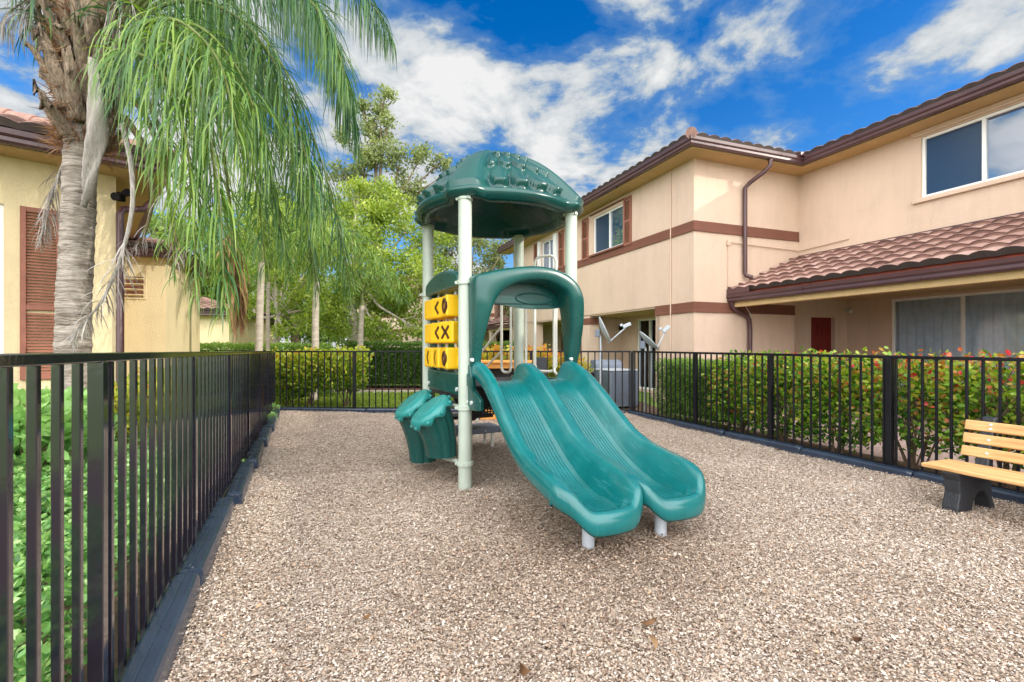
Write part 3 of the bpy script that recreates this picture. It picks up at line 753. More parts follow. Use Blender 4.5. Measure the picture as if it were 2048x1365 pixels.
# ribbed climber on the far side of the slide
def climber():
    V = []; Fc = []; n, m = 60, 20
    for i in range(n):
        t = i/(n-1)
        for j in range(m):
            w = j/(m-1); e = abs(w-.5)*2
            x = S_+.02+1.36*t+.05*math.sin(w*3); z = .92*(1-t)**1.15+.10*math.sin(math.pi*t)+.03
            z += .03*abs(math.sin(t*9*math.pi))**.6*(1-e**6)+.02*(e > .85)*abs(math.sin(t*11*math.pi))
            V.append((x, .2+.72*w+.02*math.sin(t*30)*(1 if e > .9 else 0), z))
    for i in range(n-1):
        for j in range(m-1): Fc.append((i*m+j, (i+1)*m+j, (i+1)*m+j+1, i*m+j+1))
    o = mesh('climbing_ramp', V, Fc, 'green', play, True); q = o.modifiers.new('t', 'SOLIDIFY'); q.thickness = .06; q.offset = -1
climber()

# ------------------------------------------------------------------ orange play counter near the far fence
pc = thing('play_counter', 'orange plank play counter with dark shelf opening near the far fence', 'play counter', (-.30, 8.62, 0), rad(-3))
f = MB().bx((-.28, 0, 0), (.62, .03, .34)); f.bx((-.28, 0, .92), (.62, .03, 1.02)); f.bx((-.28, 0, .34), (-.2, .03, .92)); f.bx((.54, 0, .34), (.62, .03, .92)).build('front_panel', 'orange', pc, bev=.005)
MB().bx((-.32, -.10, 1.02), (.66, .42, 1.06)).build('counter_top', 'orange', pc, bev=.008)
MB().bx((-.28, .4, 0), (.62, .43, 1.02)).build('back_panel', 'deck', pc, bev=.004)
MB().bx((-.2, .035, .55), (.54, .39, .58)).build('shelf', 'orange', pc, bev=.004)
for x in (-.31, .65): MB().bx((x-.03, -.02, 0), (x+.03, .45, 1.0)).build('side_post', 'benchdark', pc, bev=.006)
MB().bx((.72, -.02, .55), (.92, .12, 1.12)).bx((.79, .02, 0), (.85, .08, .55)).build('side_box', 'benchdark', pc, bev=.01)

# ------------------------------------------------------------------ bench
def bench():
    start = Vector((3.36, 3.95, 0)); Ld = Vector((.344, -.939, 0)); rz = math.atan2(Ld.y, Ld.x)
    t = thing('park_bench', 'low bench with tan slats and black moulded legs beside the picket fence', 'bench', start, rz)
    # local: x along bench, +y = towards the fence
    zs = .355; LEN = 1.5
    for y0 in (0, .125, .25):
        MB().bx((0, y0, zs-.035), (LEN, y0+.118, zs)).build('seat_slat', 'wood', t, bev=.012, seg=3)
    tilt = rad(14)
    for k, z in enumerate((.44, .545, .65)):
        s = MB().box((0, 0, 0), (LEN-.07, .034, .082)).build('back_slat', 'wood', t, bev=.010, seg=3)
        yb = .405+(z-.36)*math.tan(tilt); s.location = (LEN/2+.03, yb, z); s.rotation_euler = (-tilt, 0, 0)
        for x in (-LEN/2+.21, LEN/2-.21):
            for dz in ((-.018, .018) if k == 2 else (0,)): MB().tube([(x, -.014, dz), (x, -.025, dz)], .010, 10).build('bolt', 'bolt', s, True)
    for x in (.15, LEN-.27):
        arch = [(.30-.11*math.cos(a)-.02, .17*math.sin(a)-.03) for a in np.linspace(0, math.pi, 14)]
        prof = [(-.01, -.03), (-.005, .05), (.025, .16), (.015, .26), (-.02, zs-.036), (.40, zs-.036), (.43, .22), (.44, .1), (.50, -.03)]+[(.42-.125*(1-math.cos(a)), .19*math.sin(a)-.03) for a in np.linspace(0, math.pi, 16)]
        l = MB().prism(prof, (x, 0, 0), (0, 1, 0), (0, 0, 1), (1, 0, 0), .11).build('leg', 'benchdark', t, bev=.010, seg=2)
        bk = [(.355, zs-.036), (.425, zs-.036), (.425+.34*math.tan(tilt), .70), (.40+.36*math.tan(tilt), .735), (.372+.36*math.tan(tilt), .72)]
        bk = [(y+.028, z) for y, z in bk]
        MB().prism(bk, (x+.015, 0, 0), (0, 1, 0), (0, 0, 1), (1, 0, 0), .09).build('back_support', 'benchdark', l, bev=.010, seg=2)
bench()

# ------------------------------------------------------------------ buildings
def tiles(name, O, U, Vd, length, run, parent, clips=(), tw=.30, course=.34, amp=.044):
    O, U, Vd = Vector(O), Vector(U).normalized(), Vector(Vd).normalized(); Nn = U.cross(Vd).normalized()
    if Nn.z < 0: Nn = -Nn
    nu = int(length/tw*8)+1; nc = int(run/course)+1; rows = []
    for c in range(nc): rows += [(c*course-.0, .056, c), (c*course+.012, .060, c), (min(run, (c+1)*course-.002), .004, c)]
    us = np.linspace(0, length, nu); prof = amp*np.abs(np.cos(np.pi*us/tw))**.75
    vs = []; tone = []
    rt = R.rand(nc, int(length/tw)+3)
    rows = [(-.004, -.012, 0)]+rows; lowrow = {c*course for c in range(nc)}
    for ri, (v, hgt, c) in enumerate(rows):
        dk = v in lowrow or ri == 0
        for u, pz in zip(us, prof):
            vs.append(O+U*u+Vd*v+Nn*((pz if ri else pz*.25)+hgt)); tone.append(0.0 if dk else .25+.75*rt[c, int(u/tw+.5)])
    fs = []
    for i in range(len(rows)-1):
        for j in range(nu-1): fs.append((i*nu+j, i*nu+j+1, (i+1)*nu+j+1, (i+1)*nu+j))
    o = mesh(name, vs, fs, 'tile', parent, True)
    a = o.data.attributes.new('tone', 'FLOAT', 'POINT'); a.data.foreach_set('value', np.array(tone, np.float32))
    if clips:
        bm = bmesh.new(); bm.from_mesh(o.data)
        for p, n in clips:
            bmesh.ops.bisect_plane(bm, geom=bm.verts[:]+bm.edges[:]+bm.faces[:], dist=1e-5, plane_co=p, plane_no=n, clear_outer=True)
        bm.to_mesh(o.data); bm.free()
    autosmooth(o, 50)
    return o
def ridge(name, a, b, parent, r=.10):
    a, b = Vector(a), Vector(b); n = max(2, int((b-a).length/.38)); mb = MB()
    for i in range(n):
        p = a+(b-a)*(i/n); q = a+(b-a)*((i+1.12)/n); mb.tube([p, p+(q-p)*.05, q], [r*1.12, r*1.15, r*.92], 14)
    o = mb.build(name, 'tile', parent, True)
    at_ = o.data.attributes.new('tone', 'FLOAT', 'POINT'); at_.data.foreach_set('value', np.full(len(o.data.vertices), .45, np.float32))
    return o
def wallgrid(name, O, U, ln, z0, z1, holes, mat, parent, depth=.09, inward=None):
    """vertical wall sheet with openings (u0,u1,z0,z1) and their reveals; inward = into the building"""
    O, U = Vector(O), Vector(U).normalized(); inn = Vector(inward)
    us = sorted({0, ln, *[h[0] for h in holes], *[h[1] for h in holes]}); zs = sorted({z0, z1, *[h[2] for h in holes], *[h[3] for h in holes]})
    mb = MB(); P = lambda u, z, d=0: O+U*u+Vector((0, 0, z))+inn*d
    for a, b in zip(us[:-1], us[1:]):
        for c, d in zip(zs[:-1], zs[1:]):
            um, zm = (a+b)/2, (c+d)/2
            if any(h[0] < um < h[1] and h[2] < zm < h[3] for h in holes): continue
            mb.add([P(a, c), P(b, c), P(b, d), P(a, d)], [(0, 1, 2, 3)])
    for h in holes:
        a, b, c, d = h
        for q in ([(a, c), (a, d)], [(b, d), (b, c)], [(a, d), (b, d)], [(b, c), (a, c)]):
            mb.add([P(*q[0]), P(*q[1]), P(*q[1], depth), P(*q[0], depth)], [(0, 1, 2, 3)])
    return mesh(name, mb.v, mb.f, mat, parent)
def window(O, U, inn, u0, u1, z0, z1, mulls, parent, depth=.08, fr=.05, muntins=None, screens=(0,), name='window', curtain=False):
    """white frame with mullions; one glass pane per light"""
    O, U, inn = Vector(O), Vector(U).normalized(), Vector(inn)
    bar = lambda mb, a, b, c, d, e0, e1: mb.add([O+U*u+inn*e+Vector((0, 0, z)) for u in (a, b) for e in (e0, e1) for z in (c, d)], [(0, 1, 3, 2), (4, 6, 7, 5), (0, 4, 5, 1), (2, 3, 7, 6), (0, 2, 6, 4), (1, 5, 7, 3)])
    f = MB(); e0, e1 = depth-.05, depth+.02
    bar(f, u0, u0+fr, z0, z1, e0, e1); bar(f, u1-fr, u1, z0, z1, e0, e1)
    bar(f, u0+fr, u1-fr, z0, z0+fr, e0, e1); bar(f, u0+fr, u1-fr, z1-fr, z1, e0, e1)
    for m in mulls: bar(f, m-fr*.55, m+fr*.55, z0+fr, z1-fr, e0-.006, e1)
    if muntins:
        nx, nz = muntins
        edges_ = [u0+fr]+list(mulls)+[u1-fr]
        for a, b in zip(edges_[:-1], edges_[1:]):
            for i in range(1, nx): x = a+(b-a)*i/nx; bar(f, x-.011, x+.011, z0+fr, z1-fr, e0+.02, e1-.01)
        for i in range(1, nz): z = z0+(z1-z0)*i/nz; bar(f, u0+fr, u1-fr, z-.011, z+.011, e0+.022, e1-.012)
    w = f.build(name, 'white', parent, bev=.004, seg=1)
    eg = [u0+fr]+list(mulls)+[u1-fr]
    for i, (a, b) in enumerate(zip(eg[:-1], eg[1:])):
        g = MB(); bar(g, a-.01, b+.01, z0+fr-.01, z1-fr+.01, depth-.012, depth-.002); g.build('pane', 'clear' if curtain else 'screen' if i in screens else 'glass', w)
    if curtain:
        uu = np.linspace(u0-.05, u1+.05, 260); V = []
        for z in (z0, z1+.02):
            for q in uu: V.append(O+U*q+inn*(depth+.10+.035*math.sin(q*34)+.02*math.sin(q*13.7))+Vector((0, 0, z)))
        mesh('curtain', V, [(i, i+1, i+261, i+260) for i in range(259)], 'curtain', w, True)
    return w
def shutter(O, U, out, u0, u1, z0, z1, parent, split=.5):
    O, U, out = Vector(O), Vector(U).normalized(), Vector(out)
    def bar(mb, a, b, c, d, e0, e1, tilt=0):
        mb.add([O+U*u+out*(e+tilt*(1 if z == c else 0))+Vector((0, 0, z)) for u in (a, b) for e in (e0, e1) for z in (c, d)], [(0, 1, 3, 2), (4, 6, 7, 5), (0, 4, 5, 1), (2, 3, 7, 6), (0, 2, 6, 4), (1, 5, 7, 3)])
    m = MB(); w = min(.055, (u1-u0)*.17); zm = z0+(z1-z0)*split
    bar(m, u0, u0+w, z0, z1, .004, .045); bar(m, u1-w, u1, z0, z1, .004, .045)
    for a, b in ((z0, z0+w*1.3), (zm-w*.6, zm+w*.6), (z1-w*1.1, z1)): bar(m, u0+w, u1-w, a, b, .005, .043)
    o = m.build('shutter', 'shutter', parent, bev=.003, seg=1)
    for za, zb_ in ((z0+w*1.3+.004, zm-w*.6-.034), (zm+w*.6+.004, z1-w*1.1-.03)):
        l = MB(); z = za
        while z < zb_: bar(l, u0+w, u1-w, z, z+.026, .006, .014, .022); z += .038
        l.build('louvre_panel', 'shutter', o)
    return o
GUT = [(0, 0), (.085, 0), (.105, .03), (.098, .075), (.125, .105), (.13, .165), (.118, .168), (0, .168)]
def gut(z): return [(a, b+z) for a, b in GUT]

def townhouse():
    b = thing('townhouse', 'two storey cream stucco townhouse with brown bands and clay tiled porch behind the shrubs', 'townhouse', (3.98, 10.5, 0), rad(20.5))
    QE, QN = 11.2, -19.0
    sO = lambda *a: wallgrid(*a)
    # wing wall facing the play area (plane x=0), upper storey and its openings
    u = lambda q: QE-q   # distance along from the far end
    O, U, inn = (0, QE, 0), (0, -1, 0), (1, 0, 0)
    wallgrid('upper_wall', O, U, QE, 2.25, 5.46, [(u(4.34), u(2.74), 4.10, 5.22), (u(8.15), u(7.0), 4.10, 5.25)], 'stucco', b, .1, inn)
    wallgrid('lower_wall', (0, 1.33, 0), (0, -1, 0), 1.33, -.1, 2.25, [], 'stucco', b, .1, inn)
    MB().bx((0, 4.55, -.1), (.32, 5.06, 2.25)).build('porch_column', 'stucco', b)
    MB().bx((0.0, 8.7, -.1), (.3, QE, 2.25)).build('lower_wall', 'stucco', b)
    MB().bx((.0, .0, 2.262), (1.6, QE-.02, 2.30)).build('recess_soffit', 'soffit', b)
    MB().bx((.02, 1.335, 2.1), (.2, 1.36, 2.262)).build('recess_return', 'soffit', b)
    # recess: end walls and back wall
    wallgrid('recess_wall', (1.5, 8.7, 0), (0, -1, 0), 7.37, -.1, 2.262, [(8.7-4.22, 8.7-3.0, .02, 2.17), (8.7-7.9, 8.7-6.9, .0, 2.05)], 'stucco', b, .1, inn)
    MB().bx((.325, 5.06, -.1), (1.5, 5.20, 2.262)).build('recess_divider', 'stucco', b)
    MB().bx((.0, 1.18, -.1), (1.5, 1.328, 2.255)).build('recess_end', 'stucco', b)
    window((1.5, 8.7, 0), (0, -1, 0), inn, 8.7-4.22, 8.7-3.0, .02, 2.17, [8.7-3.62], b, .07, .06, name='sliding_door', curtain=True)
    MB().bx((1.53, 6.9, 0), (1.58, 7.9, 2.05)).build('door', 'door', b)
    MB().bx((-.012, 4.52, 2.0), (.33, 5.09, 2.20)).build('column_band', 'trim', b, bev=.006)
    # end wall facing the camera (plane y=0)
    wallgrid('end_wall', (0, 0, 0), (1, 0, 0), 3.0, -.1, 5.46, [], 'stucco', b, .1, (0, 1, 0))
    wallgrid('end_wall', (3.0, 0, 0), (1, 0, 0), .14, 2.5, 5.46, [], 'stucco', b, .1, (0, 1, 0))
    # main upper wall (plane x=3.14), window band
    v = lambda q: -q
    wallgrid('upper_wall', (3.14, 0, 0), (0, -1, 0), -QN, 3.2, 5.46, [(2.58, 4.46, 4.15, 5.31), (7.2, 9.1, 4.15, 5.31)], 'stucco', b, .1, inn)
    w = window((3.14, 0, 0), (0, -1, 0), inn, 2.58, 4.46, 4.15, 5.31, [3.51], b, .085, .05)
    window((3.14, 0, 0), (0, -1, 0), inn, 7.2, 9.1, 4.15, 5.31, [8.15], b, .085, .05)
    MB().bx((3.075, -4.58, 4.06), (3.138, -2.46, 4.14)).build('window_sill', 'stucco', b, bev=.008)
    MB().bx((3.095, -4.58, 5.335), (3.138, -2.46, 5.378)).bx((3.075, -4.6, 5.378), (3.138, -2.44, 5.425)).build('window_hood', 'stucco', b, bev=.008)
    # ground floor under the porch
    wallgrid('porch_wall', (2.99, .65, 0), (1, 0, 0), 2.77, -.1, 2.56, [(1.42, 2.32, .02, 2.1)], 'stucco', b, .14, (0, 1, 0))
    MB().bx((2.985, .003, -.1), (3.0, .65, 2.56)).build('porch_return', 'stucco', b)
    d = MB().bx((4.41, .76, .02), (5.31, .80, 2.1)).build('door', 'door', b)
    pm = MB()
    for x0, x1 in ((4.52, 4.80), (4.92, 5.20)):
        for z0, z1 in ((1.58, 1.92), (.92, 1.46), (.2, .8)):
            for a_, b_ in (((x0, z0), (x1, z0+.02)), ((x0, z1-.02), (x1, z1)), ((x0, z0+.02), (x0+.02, z1-.02)), ((x1-.02, z0+.02), (x1, z1-.02))):
                pm.bx((a_[0], .748, a_[1]), (b_[0], .762, b_[1]))
    pm.build('door_moulding', 'door', d)
    MB().lathe([(.03, -.02), (.034, 0), (.03, .02)], (5.22, .73, 1.02), 14).build('handle', 'bolt', d, True)
    wallgrid('porch_wall', (5.76, .65, 0), (0, -1, 0), 19.6, -.1, 2.56, [(1.13, 4.6, .12, 2.5), (8, 10, .1, 2.2)], 'stucco', b, .1, inn)
    window((5.76, .65, 0), (0, -1, 0), inn, 1.13, 4.6, .12, 2.5, [2.58], b, .06, .06, screens=(), name='window', curtain=True)
    MB().bx((1.07, QN, 2.56), (5.9, .66, 2.62)).build('porch_ceiling', 'soffit', b)
    MB().bx((1.02, QN, 2.20), (1.18, -.003, 2.46)).build('porch_beam', 'soffit', b, bev=.006)
    for q in (-6.2, -10.2, -14.2): MB().bx((1.0, q-.18, -.1), (1.24, q+.18, 2.2)).build('porch_column', 'stucco', b)
    # bands
    band = lambda a, z: [(0, z), (.03, z), (.03, z+.05), (.022, z+.06), (.022, z+a), (0, z+a)]
    vs, fs = sweep([(-.001, QE), (-.001, -.001), (3.137, -.001)], band(.225, 3.85)); MB().add(vs, fs).build('sill_band', 'trim', b)
    vs, fs = sweep([(-.001, 1.33), (-.001, -.001), (3.0, -.001)], band(.23, 2.07)); MB().add(vs, fs).build('floor_band', 'trim', b)
    MB().bx((-.075, 2.62, 4.04), (-.002, 4.46, 4.098)).build('window_sill', 'trim', b, bev=.006)
    MB().bx((-.055, 2.6, 5.30), (-.002, 4.48, 5.33)).build('window_hood', 'trim', b, bev=.004)
    O = (-.002, QE, 0)
    window((0, QE, 0), (0, -1, 0), inn, u(4.34), u(2.74), 4.10, 5.22, [u(3.46)], b, .085, .05, screens=(0,))
    window((0, QE, 0), (0, -1, 0), inn, u(8.15), u(7.0), 4.10, 5.25, [u(7.55)], b, .085, .05, screens=())
    MB().bx((-.10, 6.72, 4.08), (-.005, 6.98, 5.30)).bx((-.10, 8.2, 4.08), (-.005, 8.36, 5.3)).build('storm_shutter', 'white', b, bev=.01)
    for a, c in ((2.32, 2.66), (4.60, 4.98), (6.26, 6.64), (8.45, 8.83)): shutter(O, (0, -1, 0), (-1, 0, 0), u(c), u(a), 4.02, 5.32, b)
    # eaves
    vs, fs = sweep([(0, QE+.45), (0, 0), (3.14, 0), (3.14, QN)], [(0, 5.43), (.46, 5.43), (.46, 5.46), (0, 5.46)]); MB().add(vs, fs).build('eave_soffit', 'soffit', b)
    vs, fs = sweep([(-.46, QE+.46), (-.46, -.46), (2.68, -.46), (2.68, QN)], gut(5.45)); MB().add(vs, fs).build('gutter', 'gutter', b)
    sl = rad(21); cs, sn = math.cos(sl), math.sin(sl)
    e = -.555; z0 = 5.612
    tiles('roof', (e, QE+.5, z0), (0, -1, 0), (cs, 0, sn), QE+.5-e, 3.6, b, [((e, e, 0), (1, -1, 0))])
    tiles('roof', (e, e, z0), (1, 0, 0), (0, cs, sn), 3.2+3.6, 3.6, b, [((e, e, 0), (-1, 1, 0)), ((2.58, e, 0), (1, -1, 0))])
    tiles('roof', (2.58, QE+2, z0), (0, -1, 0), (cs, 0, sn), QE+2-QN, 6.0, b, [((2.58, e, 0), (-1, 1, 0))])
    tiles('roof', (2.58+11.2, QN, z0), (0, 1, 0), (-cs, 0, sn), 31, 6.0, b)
    ridge('hip_cap', (e-.02, e-.02, z0+.05), (e+2.6, e+2.6, z0+.05+2.6*math.tan(sl)), b)
    MB().bx((2.42, -.64, 5.60), (2.585, -.44, 5.69)).build('valley_flashing', 'gutter', b, bev=.01)
    MB().bx((5.0, QN, 5.5), (11.4, QE, 5.6)).build('attic_floor', 'dark', b)
    MB().bx((9.0, QN, -.1), (9.2, QE, 5.5)).build('rear_wall', 'stucco', b)
    MB().bx((3.2, QE+.001, -.1), (9.0, QE+.2, 5.5)).build('rear_wall', 'stucco', b)
    # porch roof
    rp = math.atan2(3.46-2.55, 3.14-.97)
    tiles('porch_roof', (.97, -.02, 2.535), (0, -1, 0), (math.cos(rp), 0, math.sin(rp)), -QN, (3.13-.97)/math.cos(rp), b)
    MB().bx((1.03, QN, 2.47), (1.07, -.02, 2.555)).build('eave_closure', 'tilered', b)
    vs, fs = sweep([(1.02, -.015), (1.02, QN)], gut(2.31)); MB().add(vs, fs).build('porch_gutter', 'gutter', b)
    MB().bx((.90, -.62, 2.482), (.925, -.015, 2.60)).bx((.925, -.045, 2.482), (1.25, -.015, 2.66)).build('gutter_diverter', 'gutter', b, bev=.004)
    MB().bx((3.10, QN, 3.44), (3.138, -.02, 3.50)).build('wall_flashing', 'gutter', b)
    # downspouts, conduits, lamp
    p = MB().tube([(1.66, -.5, 5.46), (1.66, -.5, 5.32), (1.58, -.42, 5.20), (1.43, -.16, 5.02), (1.38, -.075, 4.92), (1.38, -.075, 4.5), (1.38, -.075, 3.0), (1.40, -.085, 2.93), (1.50, -.18, 2.88)], .048, 12).build('downspout', 'gutter', b, True)
    MB().tube([(.98, -.08, 2.33), (1.0, -.08, 2.22), (1.1, -.08, 2.13), (1.42, -.08, 2.02), (1.50, -.08, 1.93), (1.52, -.08, 1.7), (1.52, -.08, 0)], .052, 12).build('downspout', 'gutter', b, True)
    MB().tube([(-.03, .74, 0), (-.03, .74, 5.42)], .013, 8).build('conduit', 'stucco', b)
    MB().tube([(1.0, -.1, 2.2), (.94, -.03, 2.4), (.94, -.03, 3.67), (3.1, -.03, 3.62), (3.11, -.1, 3.62), (3.11, -1.23, 3.66)], .012, 8).bx((.90, -.06, 3.6), (.98, -.015, 3.72)).build('conduit', 'stucco', b)
    MB().tube([(1.12, -.05, 2.2), (1.3, -.1, 2.3), (1.58, -.05, 2.05), (1.64, -.03, 1.7), (1.64, -.03, .2)], .008, 6).build('cable', 'rail', b, True)
    l = MB().lathe([(.02, .0), (.045, .01), (.05, .03), (.045, .13), (.06, .14), (.02, .17)], (1.40, 5.0, 1.86), 12).bx((1.43, 4.98, 1.9), (1.5, 5.02, 1.96)).build('wall_lamp', 'dark', b)
    c = MB().tube([(5.70, .60, 2.30), (5.6, .42, 2.26)], [.045, .05], 14).tube([(5.70, .64, 2.33), (5.68, .55, 2.32)], .03, 10).build('porch_light', 'bolt', b, True)
    # the mirrored porch beyond the wing
    b2 = b
    wallgrid('upper_wall', (3.14, 26, 0), (0, -1, 0), 26-QE-.2, 3.2, 5.46, [], 'stucco', b2, .1, inn)
    wallgrid('porch_wall', (4.2, 26, 0), (0, -1, 0), 26-QE-.2, -.1, 2.5, [(3, 4, 0, 2.05), (7, 8, 0, 2.05), (11, 12, 0, 2.05)], 'stucco', b2, .1, inn)
    for q in (15, 19, 23): MB().bx((4.26, q-1, 0), (4.3, q, 2.05)).build('door', 'door', b2)
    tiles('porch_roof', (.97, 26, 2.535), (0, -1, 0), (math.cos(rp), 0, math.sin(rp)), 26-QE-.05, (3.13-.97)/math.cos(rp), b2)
    vs, fs = sweep([(1.02, 26), (1.02, QE+.05)], gut(2.31)); MB().add(vs, fs).build('porch_gutter', 'gutter', b2)
    MB().bx((1.07, QE+.21, 2.48), (4.3, 26, 2.53)).build('porch_ceiling', 'soffit', b2)
    MB().bx((1.02, QE+.21, 2.2), (1.18, 26, 2.46)).build('porch_beam', 'soffit', b2)
    for q in (14.2, 17.6, 21, 24.4): MB().bx((1.0, q-.2, -.1), (1.3, q+.2, 2.2)).build('porch_column', 'stucco', b2)
    MB().bx((3.1, QE+.21, 3.9), (3.135, 26, 4.12)).build('sill_band', 'trim', b2)
    vs, fs = sweep([(2.68, 26), (2.68, QE+.5)], gut(5.45)); MB().add(vs, fs).build('gutter', 'gutter', b2)
    return b
townhouse()

def hip_house(name, label, loc, rz, w, dep, ze, over, mat, pitch=22, holes=(), group=None):
    b = thing(name, label, 'house', loc, rz, group)
    wallgrid('front_wall', (0, 0, 0), (1, 0, 0), w, -.1, ze+.03, list(holes), mat, b, .1, (0, 1, 0))
    MB().bx((w-.02, .001, -.1), (w, dep, ze+.03)).build('side_wall', mat, b); MB().bx((0, .001, -.1), (.02, dep, ze+.03)).build('side_wall', mat, b)
    MB().bx((.02, dep-.02, -.1), (w-.02, dep, ze+.03)).build('rear_wall', mat, b)
    ring_ = [(w/2, 0), (0, 0), (0, dep), (w, dep), (w, 0), (w/2+.001, 0)]
    ring_ = ring_[::-1]
    # travel so that 'right' points outwards
    path = [(w/2, 0), (w, 0), (w, dep), (0, dep), (0, 0), (w/2-.001, 0)]
    vs, fs = sweep(path, [(0, ze), (over, ze), (over, ze+.03), (0, ze+.03)]); MB().add(vs, fs).build('eave_soffit', 'soffit', b)
    vs, fs = sweep(path, [(a+over, z) for a, z in gut(ze+.005)]); MB().add(vs, fs).build('gutter', 'gutter', b)
    sl = rad(pitch); cs, sn = math.cos(sl), math.sin(sl); o = over+.09; z0 = ze+.20
    x0, x1, y0, y1 = -o, w+o, -o, dep+o; h = min(x1-x0, y1-y0)/2; run = h/cs
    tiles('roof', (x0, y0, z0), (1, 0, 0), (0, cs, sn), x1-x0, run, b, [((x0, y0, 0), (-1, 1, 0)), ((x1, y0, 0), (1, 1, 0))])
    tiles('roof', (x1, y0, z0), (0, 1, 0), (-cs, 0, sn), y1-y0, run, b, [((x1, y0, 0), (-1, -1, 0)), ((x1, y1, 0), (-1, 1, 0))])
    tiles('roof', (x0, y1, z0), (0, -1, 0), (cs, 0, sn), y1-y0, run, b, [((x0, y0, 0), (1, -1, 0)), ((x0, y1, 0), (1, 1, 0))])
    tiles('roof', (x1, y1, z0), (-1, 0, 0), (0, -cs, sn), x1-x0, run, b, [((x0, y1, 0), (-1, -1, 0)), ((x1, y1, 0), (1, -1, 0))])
    t = math.tan(sl)
    for sx, sy, p in ((1, 1, (x0, y0)), (-1, 1, (x1, y0))): ridge('hip_cap', (p[0], p[1], z0+.05), (p[0]+sx*h, p[1]+sy*h, z0+.05+h*t), b)
    return b
# near left house: only its front wall, shutter and eave corner are in view
UL = Vector((.747, .665, 0)); lh = hip_house('stucco_house', 'yellow stucco house with brown louvred shutter behind the big palm trunk', Vector((-5.36, 6.5, 0))-UL*8, math.atan2(.665, .747), 8, 7, 3.61, .45, 'yellow_stucco', 20, [(5.5, 6.95, .9, 3.03)])
window((0, 0, 0), (1, 0, 0), (0, 1, 0), 5.5, 6.95, .9, 3.03, [6.2], lh, .085, .055, screens=())
shutter((0, -.002, 0), (1, 0, 0), (0, -1, 0), 7.09, 7.47, .9, 3.03, lh, .42)
MB().tube([(8.42, .30, 3.6), (8.42, .25, 3.42), (8.3, .12, 3.25), (8.07, .0, 3.18), (8.04, -.05, 3.1), (8.04, -.05, 0)], .045, 12).build('downspout', 'gutter', lh, True)
s = MB().bx((8.0, -.06, 3.28), (8.1, -.001, 3.40)).build('security_light', 'dark', lh, bev=.01)
MB().tube([(8.05, -.06, 3.36), (8.12, -.17, 3.38)], [.03, .055], 14).tube([(8.05, -.06, 3.32), (7.98, -.16, 3.30)], [.03, .055], 14).build('lamp_head', 'dark', s, True)
nh = hip_house('stucco_house', 'pale yellow stucco house with louvred wall vent, right behind the palm trunk', (-12.84, 7.95, 0), rad(20), 6.0, 2.6, 3.13, .12, 'yellow_stucco', 13)
v = MB().bx((5.20, -.02, 2.28), (5.66, -.001, 2.78)).build('wall_vent', 'yellow_stucco', nh, bev=.006)
lv = MB()
for i in range(4): lv.box((5.43, -.04, 2.36+.11*i), (.37, .05, .02), Euler((rad(-35), 0, 0)).to_matrix())
lv.build('vent_louvre', 'yellow_stucco', v); MB().bx((5.25, -.024, 2.32), (5.61, -.0205, 2.74)).build('vent_shade_plate', 'trim', v)  # flat brown plate; shade behind the louvres is put into its colour
hip_house('stucco_house', 'small pale house beyond the hanging fronds, lowest of the three palm side roofs', (-17.5, 17.0, 0), rad(4), 7.2, 4, 2.42, .2, 'yellow_stucco', 14)

ft = hip_house('far_townhouse', 'far pinkish townhouse with brown bands half hidden by the lime tree', (-10.5, 31, 0), rad(-8), 9.5, 8, 4.7, .4, 'stucco', 20, [(6.6, 7.8, .1, 2.0), (2.0, 3.2, 3.2, 4.3)])
for z in (2.25, 3.2): MB().bx((-.0, -.03, z), (9.5, -.002, z+.2)).build('floor_band', 'trim', ft)
window((0, 0, 0), (1, 0, 0), (0, 1, 0), 6.6, 7.8, .1, 2.0, [7.2], ft); window((0, 0, 0), (1, 0, 0), (0, 1, 0), 2.0, 3.2, 3.2, 4.3, [2.6], ft)
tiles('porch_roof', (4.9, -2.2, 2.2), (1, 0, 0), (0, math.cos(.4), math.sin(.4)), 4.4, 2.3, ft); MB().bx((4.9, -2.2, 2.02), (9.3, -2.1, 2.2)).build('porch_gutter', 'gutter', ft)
for x in (5.1, 8.9): MB().bx((x-.15, -2.1, -.1), (x+.15, -1.8, 2.05)).build('porch_column', 'stucco', ft)
MB().tube([(5.6, -.08, 4.7), (5.6, -.08, 0)], .06, 10).build('downspout', 'gutter', ft)

# ------------------------------------------------------------------ yard equipment
def dish(name, label, base, az, el, r, zc, pole, bend=None):
    t = thing(name, label, 'satellite dish', base, az, 'satellite dishes by the townhouse')
    MB().tube([(0, 0, -.1), (0, 0, zc-.12), (0, .05, zc-.02)], .022, 12).build('mast', 'grey', t, True)
    rot = Matrix.Rotation(el, 3, 'X')   # dish looks along -y, tilted up
    V = []; Fc = []; n, k = 40, 12
    for i in range(k):
        q = i/(k-1)
        for j in range(n):
            a = 2*math.pi*j/n; V.append(rot @ Vector((r*.92*q*math.cos(a), -.16*r*q*q*1.6, r*q*math.sin(a)))+Vector((0, -.02, zc)))
    for i in range(k-1):
        for j in range(n): j2 = (j+1) % n; Fc.append((i*n+j, i*n+j2, (i+1)*n+j2, (i+1)*n+j))
    o = mesh('reflector', V, Fc, 'grey', t, True); m = o.modifiers.new('t', 'SOLIDIFY'); m.thickness = .012
    MB().box((0, .06, zc-.04), (.09, .1, .16)).build('bracket', 'steelgrey', t, bev=.012)
    p0 = rot @ Vector((0, -.04, -r*.95))+Vector((0, 0, zc)); p1 = rot @ Vector((0, -r*1.75, -r*.45))+Vector((0, 0, zc))
    a = MB().tube([p0, p1], .014, 10).build('feed_arm', 'grey', t, True)
    MB().box(p1+Vector((0, .0, .03)), (.09, .17, .075), rot).box(p1+Vector((0, .11, .035)), (.05, .06, .05), rot).build('feed_horn', 'grey', a, bev=.012)
    return t
